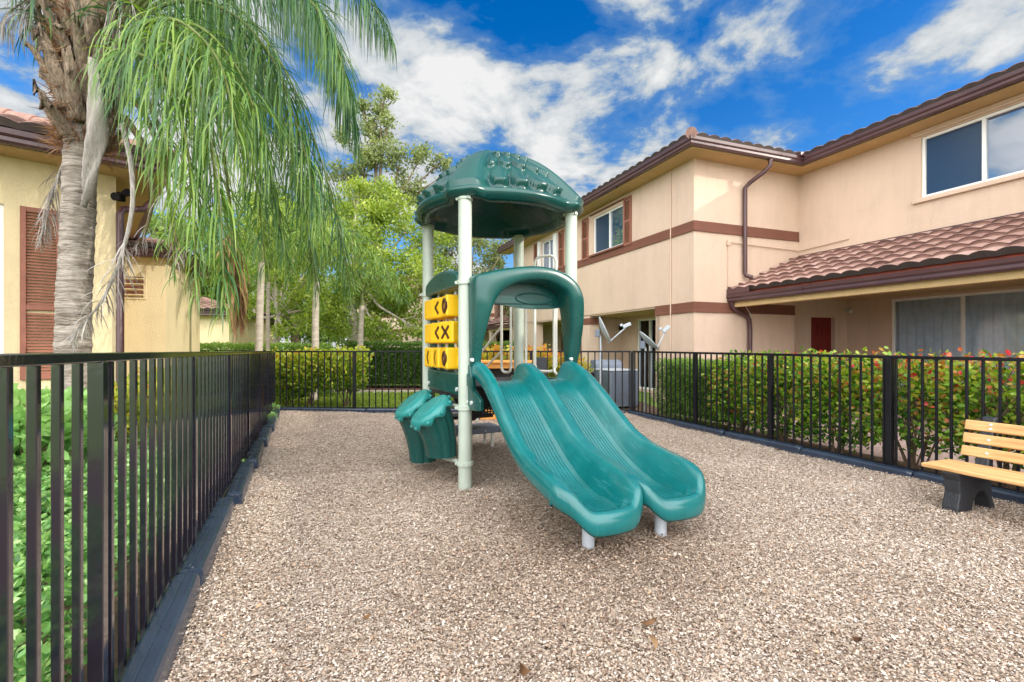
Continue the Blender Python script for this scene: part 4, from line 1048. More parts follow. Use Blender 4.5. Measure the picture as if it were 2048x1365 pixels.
p = at(1201, 663, 10.0); dish('satellite_dish', 'grey satellite dish tilted up on a tall mast, clear above the fence rail', (p.x, p.y, 0), rad(82), rad(-24), .30, p.z, 1)
p = at(1291, 684, 9.62); dish('satellite_dish', 'grey satellite dish leaning back, its lower half behind the fence rail', (p.x, p.y, 0), rad(84), rad(-46), .26, p.z-.02, 1)
ac = thing('air_conditioner', 'grey slatted air conditioner cabinet behind the fence beside the clipped hedge', 'air conditioner', (2.12, 10.35, 0), rad(20.5))
f = MB().bx((.0, 0, 0), (.72, .70, .78)).build('cabinet', 'steelgrey', ac, bev=.02); g = MB()
for i in range(17): g.bx((.04, -.012, .07+.04*i), (.68, -.001, .085+.04*i))
for i in range(9): g.bx((.04+.076*i, -.016, .06), (.048+.076*i, -.012, .74))
for i in range(17): g.bx((-.012, .04, .07+.04*i), (-.001, .66, .085+.04*i))
g.build('grille', 'steelgrey', f); MB().bx((-.02, -.02, .78), (.74, .72, .81)).build('top_panel', 'grey', ac, bev=.012)
gr = thing('barbecue_grill', 'dark lidded barbecue grill standing against the townhouse wall', 'grill', (2.05, 11.35, 0), rad(12))
MB().bx((0, 0, .12), (.55, .45, .68)).build('cabinet', 'dark', gr, bev=.01)
MB().prism([(-.02, .68), (.02, .9), (.14, 1.0), (.36, 1.0), (.46, .9), (.49, .68)], (-.06, 0, 0), (0, 1, 0), (0, 0, 1), (1, 0, 0), .67).build('lid', 'steelgrey', gr, bev=.02)
MB().bx((-.36, .03, .64), (-.065, .42, .68)).bx((.615, .03, .64), (.92, .42, .68)).build('side_shelf', 'dark', gr, bev=.006)
MB().tube([(.0, -.05, .78), (.55, -.05, .78)], .012, 8).build('handle', 'bolt', gr, True)
for x in (.05, .5): MB().bx((x-.025, .05, -.05), (x+.025, .1, .12)).bx((x-.025, .36, -.05), (x+.025, .41, .12)).build('leg', 'dark', gr)

# ------------------------------------------------------------------ palms
def frond(name, pts, nl, ll, lw, parent, mat='palm', stem='greenstem', droop=1.0, tone=(.2, .9), r0=.022, start=.18, seg=6, spread=1.0, curl=.25, tipl=.45):
    """arching rachis with two ranks of hanging ribbon leaflets"""
    C_ = np.array(spline(pts, 60)); T = unit(np.gradient(C_, axis=0))
    st = MB().tube([tuple(c) for c in C_[::2]], [r0*(1-.85*i/29)+.002 for i in range(30)], 7).build(name, stem, parent, True)
    n = nl*2; t = np.repeat(np.linspace(start, .995, nl), 2)+R.uniform(-.006, .006, n); t = np.clip(t, 0, 1)
    idx = t*59; i0 = np.minimum(idx.astype(int), 58); fr = (idx-i0)[:, None]
    P = C_[i0]*(1-fr)+C_[i0+1]*fr; Tg = T[i0]
    up = np.array([0, 0, 1.0]); S = np.cross(Tg, up); S = np.where(np.linalg.norm(S, axis=1, keepdims=True) < .15, np.cross(Tg, np.array([.6, -.8, 0.1])), S); S = unit(S)
    sgn = np.tile([1, -1], nl)[:, None]; Un = unit(np.cross(S, Tg))
    tw = R.normal(0, .75, (n, 1))*spread
    D = unit(S*sgn*np.cos(tw)*spread+Un*np.sin(tw)+Tg*R.uniform(.35, .8, (n, 1)))
    prof = np.sin(np.pi*np.clip(.16+.84*t**.85, 0, 1))**.55; prof = np.maximum(prof, tipl*.8)
    ln = ll*prof*R.uniform(.8, 1.12, n); w = lw*R.uniform(.75, 1.15, n)*np.where(t > .9, .7, 1)
    Vv = []; wprof = np.interp(np.linspace(0, 1, seg+1), [0, .12, .45, .8, 1], [.35, .9, 1, .55, .04])
    p = P.copy(); d = D.copy(); dr = droop*R.uniform(.35, 1.45, (n, 1))
    W = unit(np.cross(d, up+R.normal(0, .35, (n, 3))))
    for k in range(seg+1):
        Vv += [p+W*(w*wprof[k])[:, None]*.5, p-W*(w*wprof[k])[:, None]*.5]
        d = unit(d+np.array([0, 0, -1.0])*dr*(.30 if k < 2 else .42)+R.normal(0, curl*.25, (n, 3))*.4)
        p = p+d*(ln/seg)[:, None]
    V = np.stack(Vv, 1).reshape(-1, 3); K = 2*(seg+1); b = np.arange(n)[:, None]*K
    Fc = np.concatenate([b+np.array([[2*k, 2*k+1, 2*k+3, 2*k+2]]) for k in range(seg)], 0)
    tn = np.clip(R.uniform(tone[0], tone[1], n)+.12*np.sin(t*9+R.rand()*6), 0, 1)
    tn = np.repeat(tn[:, None], K, 1)+np.linspace(0, .12, K)[None, :]
    lf = npmesh('leaflets', V, Fc, mat, st, np.clip(tn.ravel(), 0, 1))
    return st

def big_palm():
    base = Vector((-4.12, 4.5, 0))
    t = thing('queen_palm', 'big palm with grey ringed trunk, shaggy crown and hanging green fronds over the near fence', 'palm tree', base)
    W = lambda px, py, d: tuple(at(px, py, d)-base)
    cx = lambda z: .02+.035*z*.9
    V = []; Fc = []; n = 40; k = 150
    ctr = spline([W(141, 880, 4.5), W(146, 690, 4.5), W(153, 500, 4.5), W(161, 340, 4.5), W(168, 250, 4.5), W(176, 120, 4.5)], k)
    for i, c in enumerate(ctr):
        z = c[2]; ringf = .009*(abs(((z*9.0+.25*math.sin(z*7)) % 1)-.5)*2)**3
        r = interp(z, [(-.2, .155), (1.2, .132), (2.2, .125), (3.0, .124), (3.4, .14), (4.2, .13)])+ringf
        for j in range(n):
            a = 2*math.pi*j/n; rr = r*(1+.025*math.sin(3*a+z*5)+.02*math.sin(7*a-z*11)); V.append((c[0]+rr*math.cos(a), c[1]+rr*math.sin(a), z+.012*math.sin(2*a+z*3)))
    for i in range(k-1):
        for j in range(n): j2 = (j+1) % n; Fc.append((i*n+j, i*n+j2, (i+1)*n+j2, (i+1)*n+j))
    mesh('trunk', V, Fc, 'trunk', t, True)
    # old leaf bases clasping the crown
    for i in range(74):
        a = i*2.39996; h = i/73; z = 3.25+1.45*h; c = Vector(W(168+10*h, 250, 4.5)); c.z = z
        out = Vector((math.cos(a), math.sin(a), 0)); tg = Vector((-math.sin(a), math.cos(a), 0)); ln = random.uniform(.20, .46)*(1+.35*h); wd = random.uniform(.06, .115)
        V = []; Fc = []; ns, nw = 9, 6; flare = random.uniform(.03, .22)*(1-.35*h)
        jag = [random.uniform(-.10, .08) for _ in range(nw+1)]
        for s in range(ns):
            u = s/(ns-1); w = wd*(1-.55*u**.8); rad_ = .135+.05*math.sin(u*1.6)+flare*u**1.6+.03*(1-h)
            for q in range(nw+1):
                y = (q/nw-.5)*2*w; curve = .055*(1-(q/nw*2-1)**2)
                V.append(c+out*(rad_+curve*(1-.3*u)-.4*y*y)+tg*y+Vector((0, 0, u*ln+(jag[q] if s == ns-1 else 0)-.1)))
        m = nw+1
        for s in range(ns-1):
            for q in range(nw): Fc.append((s*m+q, s*m+q+1, (s+1)*m+q+1, (s+1)*m+q))
        o = mesh('leaf_base', V, Fc, 'boot', t, True); md = o.modifiers.new('t', 'SOLIDIFY'); md.thickness = .022
    # shaggy fibre around the boots
    m = 2600; a = R.uniform(0, 2*np.pi, m); z = R.uniform(3.1, 4.6, m); c0 = np.array(W(170, 250, 4.5))
    P = np.stack([c0[0]+.17*np.cos(a), c0[1]+.17*np.sin(a), z], 1); D = np.stack([np.cos(a), np.sin(a), R.uniform(-1.6, 1.2, m)], 1)
    leaves('fibre', P, D, R.uniform(.05, .24, m), R.uniform(.003, .012, m), R.uniform(0, .8, m), 'brownleaf', t)
    # petioles going up out of the crown
    for pts, r in (([W(165, 250, 4.45), W(125, 140, 4.4), W(85, 40, 4.35), W(40, -50, 4.3), W(-30, -110, 4.2)], .026),
                   ([W(150, 240, 4.5), W(150, 90, 4.5), W(130, -20, 4.55), W(90, -120, 4.7)], .028), ([W(170, 230, 4.6), W(185, 60, 4.7), W(180, -60, 4.8), W(150, -160, 5.0)], .03),
                   ([W(185, 220, 4.4), W(215, 80, 4.3), W(225, -40, 4.2), W(230, -140, 3.9)], .03)):
        frond('frond', pts, 44, .55, .016, t, 'palm', 'petiole', 1.5, (.0, .45), r, .42)
    # fine drooping flower stalks on the far side and thin grey strands by the crown
    for x0, x1, y1, d in ((150, 60, 40, 4.3), (160, 20, 60, 4.4), (235, 262, 130, 4.35), (215, 250, 180, 4.3)):
        frond('frond', [W(170, 120, 4.5), W((x0+x1)/2, 0, d), W(x1, y1*.4, d), W(x1-12, y1, d)], 40, .5, .008, t, 'deadleaf', 'petiole', 1.8, (.1, .6), .012, .4)
    # live fronds
    FR = [([(195, 150, 4.45), (262, 95, 4.15), (335, 85, 3.9), (390, 150, 3.8), (420, 280, 3.75), (438, 400, 3.72), (446, 520, 3.7), (446, 630, 3.7)], 100, .74, .030, 1.5, (.5, 1.0)),
          ([(190, 150, 4.4), (240, 110, 4.05), (300, 120, 3.75), (350, 200, 3.65), (378, 320, 3.6), (388, 440, 3.6), (392, 600, 3.6)], 90, .62, .028, 1.4, (.5, 1.0)),
          ([(185, 150, 4.3), (230, 130, 4.1), (280, 170, 3.9), (318, 260, 3.8), (338, 370, 3.8), (350, 560, 3.8)], 84, .55, .026, 1.2, (.45, .95)),
          ([(200, 110, 4.5), (330, 10, 4.5), (450, 20, 4.5), (540, 110, 4.5), (590, 240, 4.5), (625, 370, 4.5), (650, 500, 4.5)], 104, .85, .028, 1.5, (.2, .8)),
          ([(205, 90, 4.6), (360, -60, 4.8), (520, -60, 4.9), (640, 30, 5.0), (690, 170, 5.0), (715, 300, 5.0)], 104, .85, .026, 1.8, (.1, .6)),
          ([(205, 80, 4.5), (380, -110, 4.4), (560, -130, 4.3), (680, -70, 4.2), (745, 10, 4.2), (785, 80, 4.2)], 100, .72, .022, 2.0, (.1, .55)),
          ([(205, 80, 4.4), (360, -60, 4.2), (500, -80, 4.0), (610, -10, 3.95), (670, 90, 3.9), (700, 190, 3.9)], 100, .70, .022, 1.9, (.1, .6)),
          ([(200, 120, 4.7), (320, 40, 5.0), (430, 90, 5.2), (500, 220, 5.3), (545, 380, 5.3), (575, 540, 5.3)], 98, .85, .028, 1.4, (.25, .85)),
          ([(195, 140, 4.6), (300, 70, 4.7), (400, 60, 4.7), (470, 150, 4.7), (500, 290, 4.7), (520, 430, 4.7), (532, 540, 4.7)], 94, .78, .030, 1.4, (.3, .95)),
          ([(205, 100, 4.7), (340, -20, 5.3), (480, 20, 5.7), (580, 160, 5.9), (645, 330, 5.9), (685, 490, 5.9), (705, 620, 5.9)], 104, .85, .028, 1.4, (.15, .7)),
          ([(205, 100, 4.7), (350, -10, 5.2), (470, 50, 5.5), (550, 190, 5.6), (590, 340, 5.6), (620, 490, 5.6), (640, 600, 5.6)], 100, .8, .028, 1.4, (.15, .8)),
          ([(200, 130, 4.5), (290, 60, 4.3), (390, 50, 4.1), (470, 130, 4.0), (515, 240, 3.95), (540, 340, 3.95)], 86, .82, .028, 1.6, (.3, .9)),
          ([(198, 120, 4.6), (290, 30, 5.2), (360, 60, 5.7), (400, 190, 6.0), (420, 330, 6.0), (428, 460, 6.0)], 86, .85, .028, 1.4, (.35, .95)),
          ([(205, 90, 4.5), (420, -90, 4.6), (580, -60, 4.7), (655, 60, 4.7), (685, 170, 4.7), (700, 260, 4.7)], 100, .82, .025, 1.8, (.15, .6)),
          ([(200, 110, 4.6), (310, 10, 4.8), (400, -10, 5.0), (500, 80, 5.2), (560, 220, 5.2), (600, 360, 5.2), (622, 460, 5.2)], 96, .82, .028, 1.5, (.2, .8)),
          ([(200, 130, 4.4), (270, 60, 4.1), (350, 40, 3.8), (430, 110, 3.6), (465, 220, 3.5), (480, 320, 3.5)], 80, .72, .026, 1.6, (.4, 1.0))]
    for pts, nl, ll, lw, dr, tn in FR:
        frond('frond', [W(*p) for p in pts], int(nl*1.28), ll*1.05, lw*.50, t, 'palm', 'greenstem', dr*1.1, (tn[0]*.5, tn[1]), .018, .16, seg=7, spread=1.1, curl=.5)
    # long crooked dead fronds hanging from the crown
    frond('dead_frond', [W(245, 250, 4.3), (W(262, 330, 4.2)), W(264, 420, 4.15), W(240, 520, 4.1), W(205, 600, 4.08), W(165, 650, 4.05), W(140, 690, 4.05)], 52, .34, .010, t, 'deadleaf', 'spathe', .55, (.2, 1), .022, .42, spread=.8)
    frond('dead_frond', [W(250, 235, 4.4), W(290, 300, 4.4), W(305, 390, 4.4), W(292, 460, 4.4), W(270, 500, 4.4)], 16, .3, .008, t, 'deadleaf', 'petiole', 1.2, (.1, .7), .03, .7)
    frond('dead_frond', [W(240, 180, 4.4), W(290, 230, 4.3), W(325, 330, 4.3), W(350, 460, 4.3), W(352, 540, 4.3)], 20, .4, .01, t, 'deadleaf', 'petiole', 1.4, (.1, .7), .028, .6)
    frond('dead_frond', [W(140, 300, 4.75), W(118, 350, 4.8), W(102, 400, 4.8), W(90, 450, 4.8), W(78, 490, 4.8)], 46, .32, .009, t, 'deadleaf', 'spathe', 1.2, (0, .7), .014, .2, spread=.7)
    frond('dead_frond', [W(400, 120, 5.3), W(440, 260, 5.4), W(462, 430, 5.4), W(473, 550, 5.4), W(478, 650, 5.4)], 90, .72, .024, t, 'brownleaf', 'petiole', 2.2, (.2, 1), .02, .55, spread=.35)
    # grey boat shaped sheath hanging in front of the trunk
    ax = spline([W(185, 120, 4.22), W(196, 190, 4.2), W(196, 250, 4.2), (W(190, 320, 4.22)), W(180, 375, 4.25), W(168, 415, 4.27)], 30); V = []; Fc = []
    for i, c in enumerate(ax):
        u = i/29; w = interp(u, [(0, .02), (.25, .065), (.5, .085), (.75, .055), (1, .004)])
        for q in range(9):
            y = (q/8-.5)*2; V.append((c[0]+y*w, c[1]-.07*(1-y*y)*min(1, w*12)+.02*math.sin(u*14+q), c[2]))
    for i in range(29):
        for q in range(8): Fc.append((i*9+q, i*9+q+1, (i+1)*9+q+1, (i+1)*9+q))
    o = mesh('spathe', V, Fc, 'spathe', t, True); md = o.modifiers.new('t', 'SOLIDIFY'); md.thickness = .012
big_palm()

def slim_palm(px, d, ytop, lab, r=.075, lean=0, nf=9, fl=1.6, seed=0, ybase=690):
    rr = random.Random(seed); b = gp(px, Y0+F*H/d); t = thing('slender_palm', lab, 'palm tree', b, 0, 'slender palms beyond the fence')
    top = at(px+lean, ytop, d)-b
    MB().tube([(0, 0, -.05), tuple(top*.3+Vector((.02, 0, 0))), tuple(top*.7), tuple(top)], [r*1.15, r, r*.9, r*.8], 14).build('trunk', 'paletrunk', t, True)
    MB().tube([tuple(top*.98), tuple(top+Vector((0, 0, .5)))], [r*.9, r*.35], 12).build('crownshaft', 'greenstem', t, True)
    for i in range(nf):
        a = i*2.4+rr.random(); e = rr.uniform(.4, 1.2); o = Vector((math.cos(a), math.sin(a), 0)); s = top+Vector((0, 0, .25)); l = fl*rr.uniform(.8, 1.2)
        frond('frond', [tuple(s), tuple(s+o*l*.3+Vector((0, 0, l*.4*e))), tuple(s+o*l*.7+Vector((0, 0, l*.5*e))), tuple(s+o*l*1.05+Vector((0, 0, l*.25*e-.1))), tuple(s+o*l*1.25+Vector((0, 0, -.3*l)))], 34, .5, .032, t, 'palmfar', 'greenstem', .7, (.1, .9), .016, .2, seg=4)
slim_palm(512, 11.0, 520, 'slender pale palm left of the brown hanging frond tips', .085, 12, 10, 1.7, 1)
slim_palm(533, 12.5, 560, 'thinner pale palm just beside the slender one', .055, 4, 8, 1.3, 2)
slim_palm(627, 12.0, 560, 'pale trunked palm mostly veiled by hanging leaflets', .09, 6, 9, 1.6, 3)
slim_palm(716, 14.0, 608, 'short pale palm trunk under the lime green tree', .09, 8, 8, 1.1, 4)

# ------------------------------------------------------------------ trees and shrubs
def tree(name, label, bpx, d, fork, clumps, mat, bark, nleaf, lsz, r0, group=None, nl_scale=1, branches=None, flat=.75):
    b = Vector(((bpx-1024)/F*d, d, -.05)); t = thing(name, label, 'tree', b, 0, group)
    W = lambda px, py, dd=0: at(px, py, d+dd)-b
    fk = W(*fork); mb = MB()
    mb.tube([(0, 0, 0), tuple(fk*.35+Vector((.05, 0, 0))), tuple(fk*.7-Vector((.04, 0, 0))), tuple(fk)], [r0*1.25, r0, r0*.9, r0*.8], 12)
    P = []; T = []
    for c in clumps:
        px, py, r = c[:3]; dd = c[3] if len(c) > 3 else R.uniform(-1.2, 1.2); p = W(px, py, dd)
        mid = fk*.45+p*.55+Vector((R.uniform(-.2, .2), R.uniform(-.2, .2), R.uniform(-.25, .1)))
        mb.tube([tuple(fk), tuple(fk*.75+mid*.25+Vector((0, 0, .1))), tuple(mid), tuple(p)], [r0*.55, r0*.42, r0*.28, r0*.08], 7)
        for _ in range(5):
            q = p+Vector(R.normal(0, r*.5, 3)); mb.tube([tuple(mid*.3+p*.7), tuple((p+q)/2+Vector((0, 0, .05*r))), tuple(q)], [r0*.13, r0*.09, r0*.03], 5)
            m = int(nleaf*r*r/6); off = R.normal(0, 1, (m, 3)); off = off/np.maximum(1e-6, np.linalg.norm(off, axis=1, keepdims=True))*(R.rand(m, 1)**.5)*r*.62; off[:, 2] *= flat
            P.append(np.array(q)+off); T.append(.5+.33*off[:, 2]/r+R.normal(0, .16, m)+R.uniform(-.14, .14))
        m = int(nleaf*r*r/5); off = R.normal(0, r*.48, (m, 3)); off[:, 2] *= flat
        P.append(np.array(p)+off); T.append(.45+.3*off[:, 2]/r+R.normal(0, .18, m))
    mb.build('trunk', bark, t, True)
    P = np.concatenate(P); T = np.concatenate(T); n = len(P)
    leaves('crown', P, randdir(n, -.25), lsz*R.uniform(.6, 1.3, n), lsz*R.uniform(.32, .6, n), T, mat, t)
    return t
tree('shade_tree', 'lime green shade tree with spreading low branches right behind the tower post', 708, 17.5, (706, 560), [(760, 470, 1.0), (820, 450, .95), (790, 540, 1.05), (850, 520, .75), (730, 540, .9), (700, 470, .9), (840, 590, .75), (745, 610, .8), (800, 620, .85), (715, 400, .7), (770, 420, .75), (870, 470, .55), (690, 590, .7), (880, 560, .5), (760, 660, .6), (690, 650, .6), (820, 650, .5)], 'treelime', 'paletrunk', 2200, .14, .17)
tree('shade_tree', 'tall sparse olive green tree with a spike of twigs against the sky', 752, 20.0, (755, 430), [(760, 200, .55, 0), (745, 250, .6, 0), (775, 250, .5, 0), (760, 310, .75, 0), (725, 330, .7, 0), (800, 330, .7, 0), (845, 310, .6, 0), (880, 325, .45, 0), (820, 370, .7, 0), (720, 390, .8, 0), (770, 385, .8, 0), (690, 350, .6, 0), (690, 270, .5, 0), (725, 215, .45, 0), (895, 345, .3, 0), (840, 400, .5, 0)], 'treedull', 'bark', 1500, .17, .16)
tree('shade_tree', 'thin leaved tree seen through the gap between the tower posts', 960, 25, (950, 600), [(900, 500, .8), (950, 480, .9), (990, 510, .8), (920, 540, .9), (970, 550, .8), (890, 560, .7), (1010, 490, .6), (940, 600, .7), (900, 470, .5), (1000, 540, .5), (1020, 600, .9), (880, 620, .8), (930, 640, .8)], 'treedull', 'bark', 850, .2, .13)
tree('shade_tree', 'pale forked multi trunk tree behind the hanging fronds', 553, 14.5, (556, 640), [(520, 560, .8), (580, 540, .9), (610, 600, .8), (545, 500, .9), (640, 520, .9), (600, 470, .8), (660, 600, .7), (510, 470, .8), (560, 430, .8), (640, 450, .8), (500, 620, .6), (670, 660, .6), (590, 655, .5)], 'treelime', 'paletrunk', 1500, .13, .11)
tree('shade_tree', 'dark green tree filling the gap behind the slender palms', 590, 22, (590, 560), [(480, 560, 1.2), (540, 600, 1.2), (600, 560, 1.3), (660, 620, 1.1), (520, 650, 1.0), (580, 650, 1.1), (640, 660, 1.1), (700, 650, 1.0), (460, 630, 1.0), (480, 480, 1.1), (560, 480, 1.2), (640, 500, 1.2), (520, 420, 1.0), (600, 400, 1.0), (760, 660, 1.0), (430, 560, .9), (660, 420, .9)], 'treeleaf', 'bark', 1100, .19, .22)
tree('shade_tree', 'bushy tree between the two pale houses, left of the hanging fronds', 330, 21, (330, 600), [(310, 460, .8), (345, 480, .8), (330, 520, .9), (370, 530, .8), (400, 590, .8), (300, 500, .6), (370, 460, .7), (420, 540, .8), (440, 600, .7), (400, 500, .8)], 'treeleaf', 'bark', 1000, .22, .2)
for i, (px, d, h, lab) in enumerate(((1000, 46, 600, 'distant dark tree left of the townhouse end'), (860, 50, 590, 'distant dark tree above the clipped hedge'), (240, 40, 560, 'distant tree behind the vent house roof'), (480, 48, 560, 'distant tree behind the palms'))):
    tree('background_tree', lab, px, d, (px, 640), [(px+dx, h+dy, 2.2) for dx, dy in ((-50, 40), (0, 0), (50, 40), (-20, 60), (30, 70), (-70, 80), (70, 80), (0, 85))], 'treeleaf', 'bark', 180, .5, .3, 'distant trees')

def hedge(name, label, loc, rz, lx_, ly_, h, n, mat, lsz, group=None, z0=.08, rough=.05, tones=(.1, .9), top=.25, core='core', shape='diamond'):
    t = thing(name, label, 'hedge', loc, rz, group)
    MB().bx((.1, .1, z0+.06), (lx_-.1, ly_-.1, h-.1)).build('shade_core', core, t)  # solid dark box; the shade inside the hedge is put into its colour
    ar = [lx_*h, lx_*h, ly_*h, ly_*h, lx_*ly_]; ar = np.array(ar)/sum(ar); P = []; D = []; T = []
    for f, a in enumerate(ar):
        m = int(n*a); u = R.rand(m); v_ = R.rand(m); dp = np.abs(R.normal(0, .05, m))-.05*R.rand(m)
        bump = rough*np.sin(u*lx_*7+v_*5)*np.cos(v_*6+u*3)+R.normal(0, rough*.35, m)
        if f == 0: p = np.stack([u*lx_, dp+bump, z0+v_*(h-z0)], 1); d = (0, -1, .35)
        if f == 1: p = np.stack([u*lx_, ly_-dp-bump, z0+v_*(h-z0)], 1); d = (0, 1, .35)
        if f == 2: p = np.stack([dp+bump, u*ly_, z0+v_*(h-z0)], 1); d = (-1, 0, .35)
        if f == 3: p = np.stack([lx_-dp-bump, u*ly_, z0+v_*(h-z0)], 1); d = (1, 0, .35)
        if f == 4: p = np.stack([u*lx_, v_*ly_, h-dp+bump*.7], 1); d = (0, 0, 1)
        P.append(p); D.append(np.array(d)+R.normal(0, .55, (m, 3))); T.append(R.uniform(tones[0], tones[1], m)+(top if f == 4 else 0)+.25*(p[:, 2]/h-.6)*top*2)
    P = np.concatenate(P); n = len(P)
    leaves('foliage', P, np.concatenate(D), lsz*R.uniform(.6, 1.3, n), lsz*R.uniform(.4, .75, n), np.concatenate(T), mat, t, shape)
    return t
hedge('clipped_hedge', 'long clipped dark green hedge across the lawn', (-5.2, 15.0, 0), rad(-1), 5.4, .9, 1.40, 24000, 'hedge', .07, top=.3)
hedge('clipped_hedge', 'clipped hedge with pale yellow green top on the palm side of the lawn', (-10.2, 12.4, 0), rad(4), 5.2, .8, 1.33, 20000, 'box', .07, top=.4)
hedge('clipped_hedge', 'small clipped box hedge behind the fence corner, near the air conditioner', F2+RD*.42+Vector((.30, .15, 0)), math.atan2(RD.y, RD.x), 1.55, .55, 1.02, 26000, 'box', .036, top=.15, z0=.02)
bpy.data.objects['clipped_hedge.002'].location += Vector((0, 0, 0))
MB().bx((-5.6, 14.2, -.05), (.6, 16.2, .015)).build('planting_bed', 'mulchbed')['kind'] = 'structure'
MB().bx((-5.6, 14.08, -.05), (.6, 14.2, .03)).build('kerb', 'kerb')['kind'] = 'structure'

def shrub(name, label, loc, rx, ry, h, n, mat, lsz, group, zmin=.25, tone=lambda z, r: .35+.3*z, nst=7, shape='diamond', seed=0, upr=.5, dens=1.0, cat='shrub'):
    rr = np.random.RandomState(seed); t = thing(name, label, cat, loc, 0, group); mb = MB(); tips = []
    for i in range(nst):
        a = rr.uniform(0, 6.28); q = rr.uniform(.25, 1.0); e = np.array([rx*q*math.cos(a), ry*q*math.sin(a), h*rr.uniform(.62, .95)])
        m = e*np.array([.45, .45, .55])+rr.normal(0, .05, 3); mb.tube([(rr.normal(0, .03), rr.normal(0, .03), -.05), tuple(m), tuple(e)], [.012, .008, .003], 6)
        for k in range(5):
            s = m+(e-m)*rr.uniform(-.3, .8); g = s+np.array([rr.normal(0, rx*.4), rr.normal(0, ry*.4), rr.uniform(.0, .3)*h]); g[2] = min(g[2], h*.97); mb.tube([tuple(s), tuple((s+g)/2+np.array([0, 0, .02])), tuple(g)], [.008, .005, .002], 5); tips.append(g)
    mb.build('stems', 'twig', t, True)
    # foliage: clusters at twig tips plus an outer shell
    tips = np.array(tips); m = int(n*.55); P1_ = tips[rr.randint(0, len(tips), m)]+rr.normal(0, 1, (m, 3))*np.array([rx*.22, ry*.22, h*.09])
    m2 = n-m; u = rr.normal(0, 1, (m2, 3)); u /= np.linalg.norm(u, axis=1, keepdims=True); k = rr.uniform(.72, 1.02, (m2, 1)); u = np.sign(u)*np.abs(u)**.75
    P2_ = u*k*np.array([rx, ry, h*.5*(1-zmin)*1.0])+np.array([0, 0, h*(zmin+(1-zmin)*.5)])
    P = np.concatenate([P1_, P2_]); keep = (P[:, 2] > zmin*h+rr.normal(0, .1, len(P))*h) & (P[:, 2] < h*(1+.035*rr.normal(0, 1, len(P)))) & (np.abs(P[:, 0]) < rx*1.15) & (np.abs(P[:, 1]) < ry*1.15)
    P = P[keep]; n_ = len(P); z = P[:, 2]/h; rad_ = np.linalg.norm(P[:, :2]/np.array([rx, ry]), axis=1)
    D = np.stack([P[:, 0]/rx, P[:, 1]/ry, np.full(n_, upr)], 1)+rr.normal(0, .55, (n_, 3))
    T = tone(z, rad_)+rr.normal(0, .12, n_)
    leaves('foliage', P, D, lsz*rr.uniform(.6, 1.25, n_), lsz*rr.uniform(.5, .8, n_), T, mat, t, shape)
    return t
# crotons along the far fence
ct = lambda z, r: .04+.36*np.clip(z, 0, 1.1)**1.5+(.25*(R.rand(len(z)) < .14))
for i, (px, d, rx, h, lab) in enumerate(((575, 10.9, .42, 1.22, 'yellow green croton shrub in the far corner beside the palms'), (622, 10.7, .40, 1.28, 'croton shrub with orange lower leaves, middle of the three by the far fence'), (690, 10.7, .46, 1.33, 'croton shrub with a pale yellow top, third by the far fence'))):
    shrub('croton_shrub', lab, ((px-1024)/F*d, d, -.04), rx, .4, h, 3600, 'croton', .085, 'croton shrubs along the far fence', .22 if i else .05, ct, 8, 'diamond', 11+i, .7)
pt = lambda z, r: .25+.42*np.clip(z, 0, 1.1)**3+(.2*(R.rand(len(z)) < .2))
for i, px in enumerate((985, 1062, 1130)):
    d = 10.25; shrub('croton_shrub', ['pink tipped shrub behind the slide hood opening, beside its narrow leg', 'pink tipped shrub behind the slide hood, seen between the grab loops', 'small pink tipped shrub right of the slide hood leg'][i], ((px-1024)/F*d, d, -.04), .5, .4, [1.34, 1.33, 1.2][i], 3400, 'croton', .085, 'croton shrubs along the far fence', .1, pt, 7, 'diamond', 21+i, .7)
# cocoplum shrubs along the bench side fence
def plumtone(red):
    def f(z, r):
        t = .02+.30*np.clip(r, 0, 1.1)**1.5+.24*np.clip(z, 0, 1.1)**1.4+R.normal(0, .18, len(z))  # tone drops towards the centre, painting in the shrub's inner shade
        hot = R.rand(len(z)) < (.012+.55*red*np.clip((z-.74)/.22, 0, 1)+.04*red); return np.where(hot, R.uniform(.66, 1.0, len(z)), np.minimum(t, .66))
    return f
oN = Vector((-RD.y, RD.x, 0))
SH = [(2.15, .42, 1.25, .1, 'yellow green shrub next to the clipped box hedge'), (2.95, .5, 1.27, .25, 'shrub with brown and orange leaves behind the third fence post from the corner'), (3.75, .5, 1.28, .15, 'leafy green shrub behind the fence, midway between slide tip and bench'), (4.6, .52, 1.27, .75, 'loose twiggy shrub just left of the thick fence post by the bench'), (5.35, .5, 1.29, 1.0, 'shrub with clusters of red leaves at its top behind the bench end'), (6.2, .5, 1.26, .8, 'bright green shrub behind the bench backrest'), (7.1, .5, 1.24, .7, 'green shrub at the picture edge beyond the bench')]
for i, (s, rx, h, red, lab) in enumerate(SH):
    p = F2+RD*s+oN*(.50 if i else .55); p.z = -.04
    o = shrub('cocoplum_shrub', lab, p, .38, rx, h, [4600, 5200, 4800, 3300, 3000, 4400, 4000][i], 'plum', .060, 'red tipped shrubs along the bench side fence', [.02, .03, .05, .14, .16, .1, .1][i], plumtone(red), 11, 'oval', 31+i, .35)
    o.rotation_euler = (0, 0, math.atan2(RD.y, RD.x)-math.pi/2)

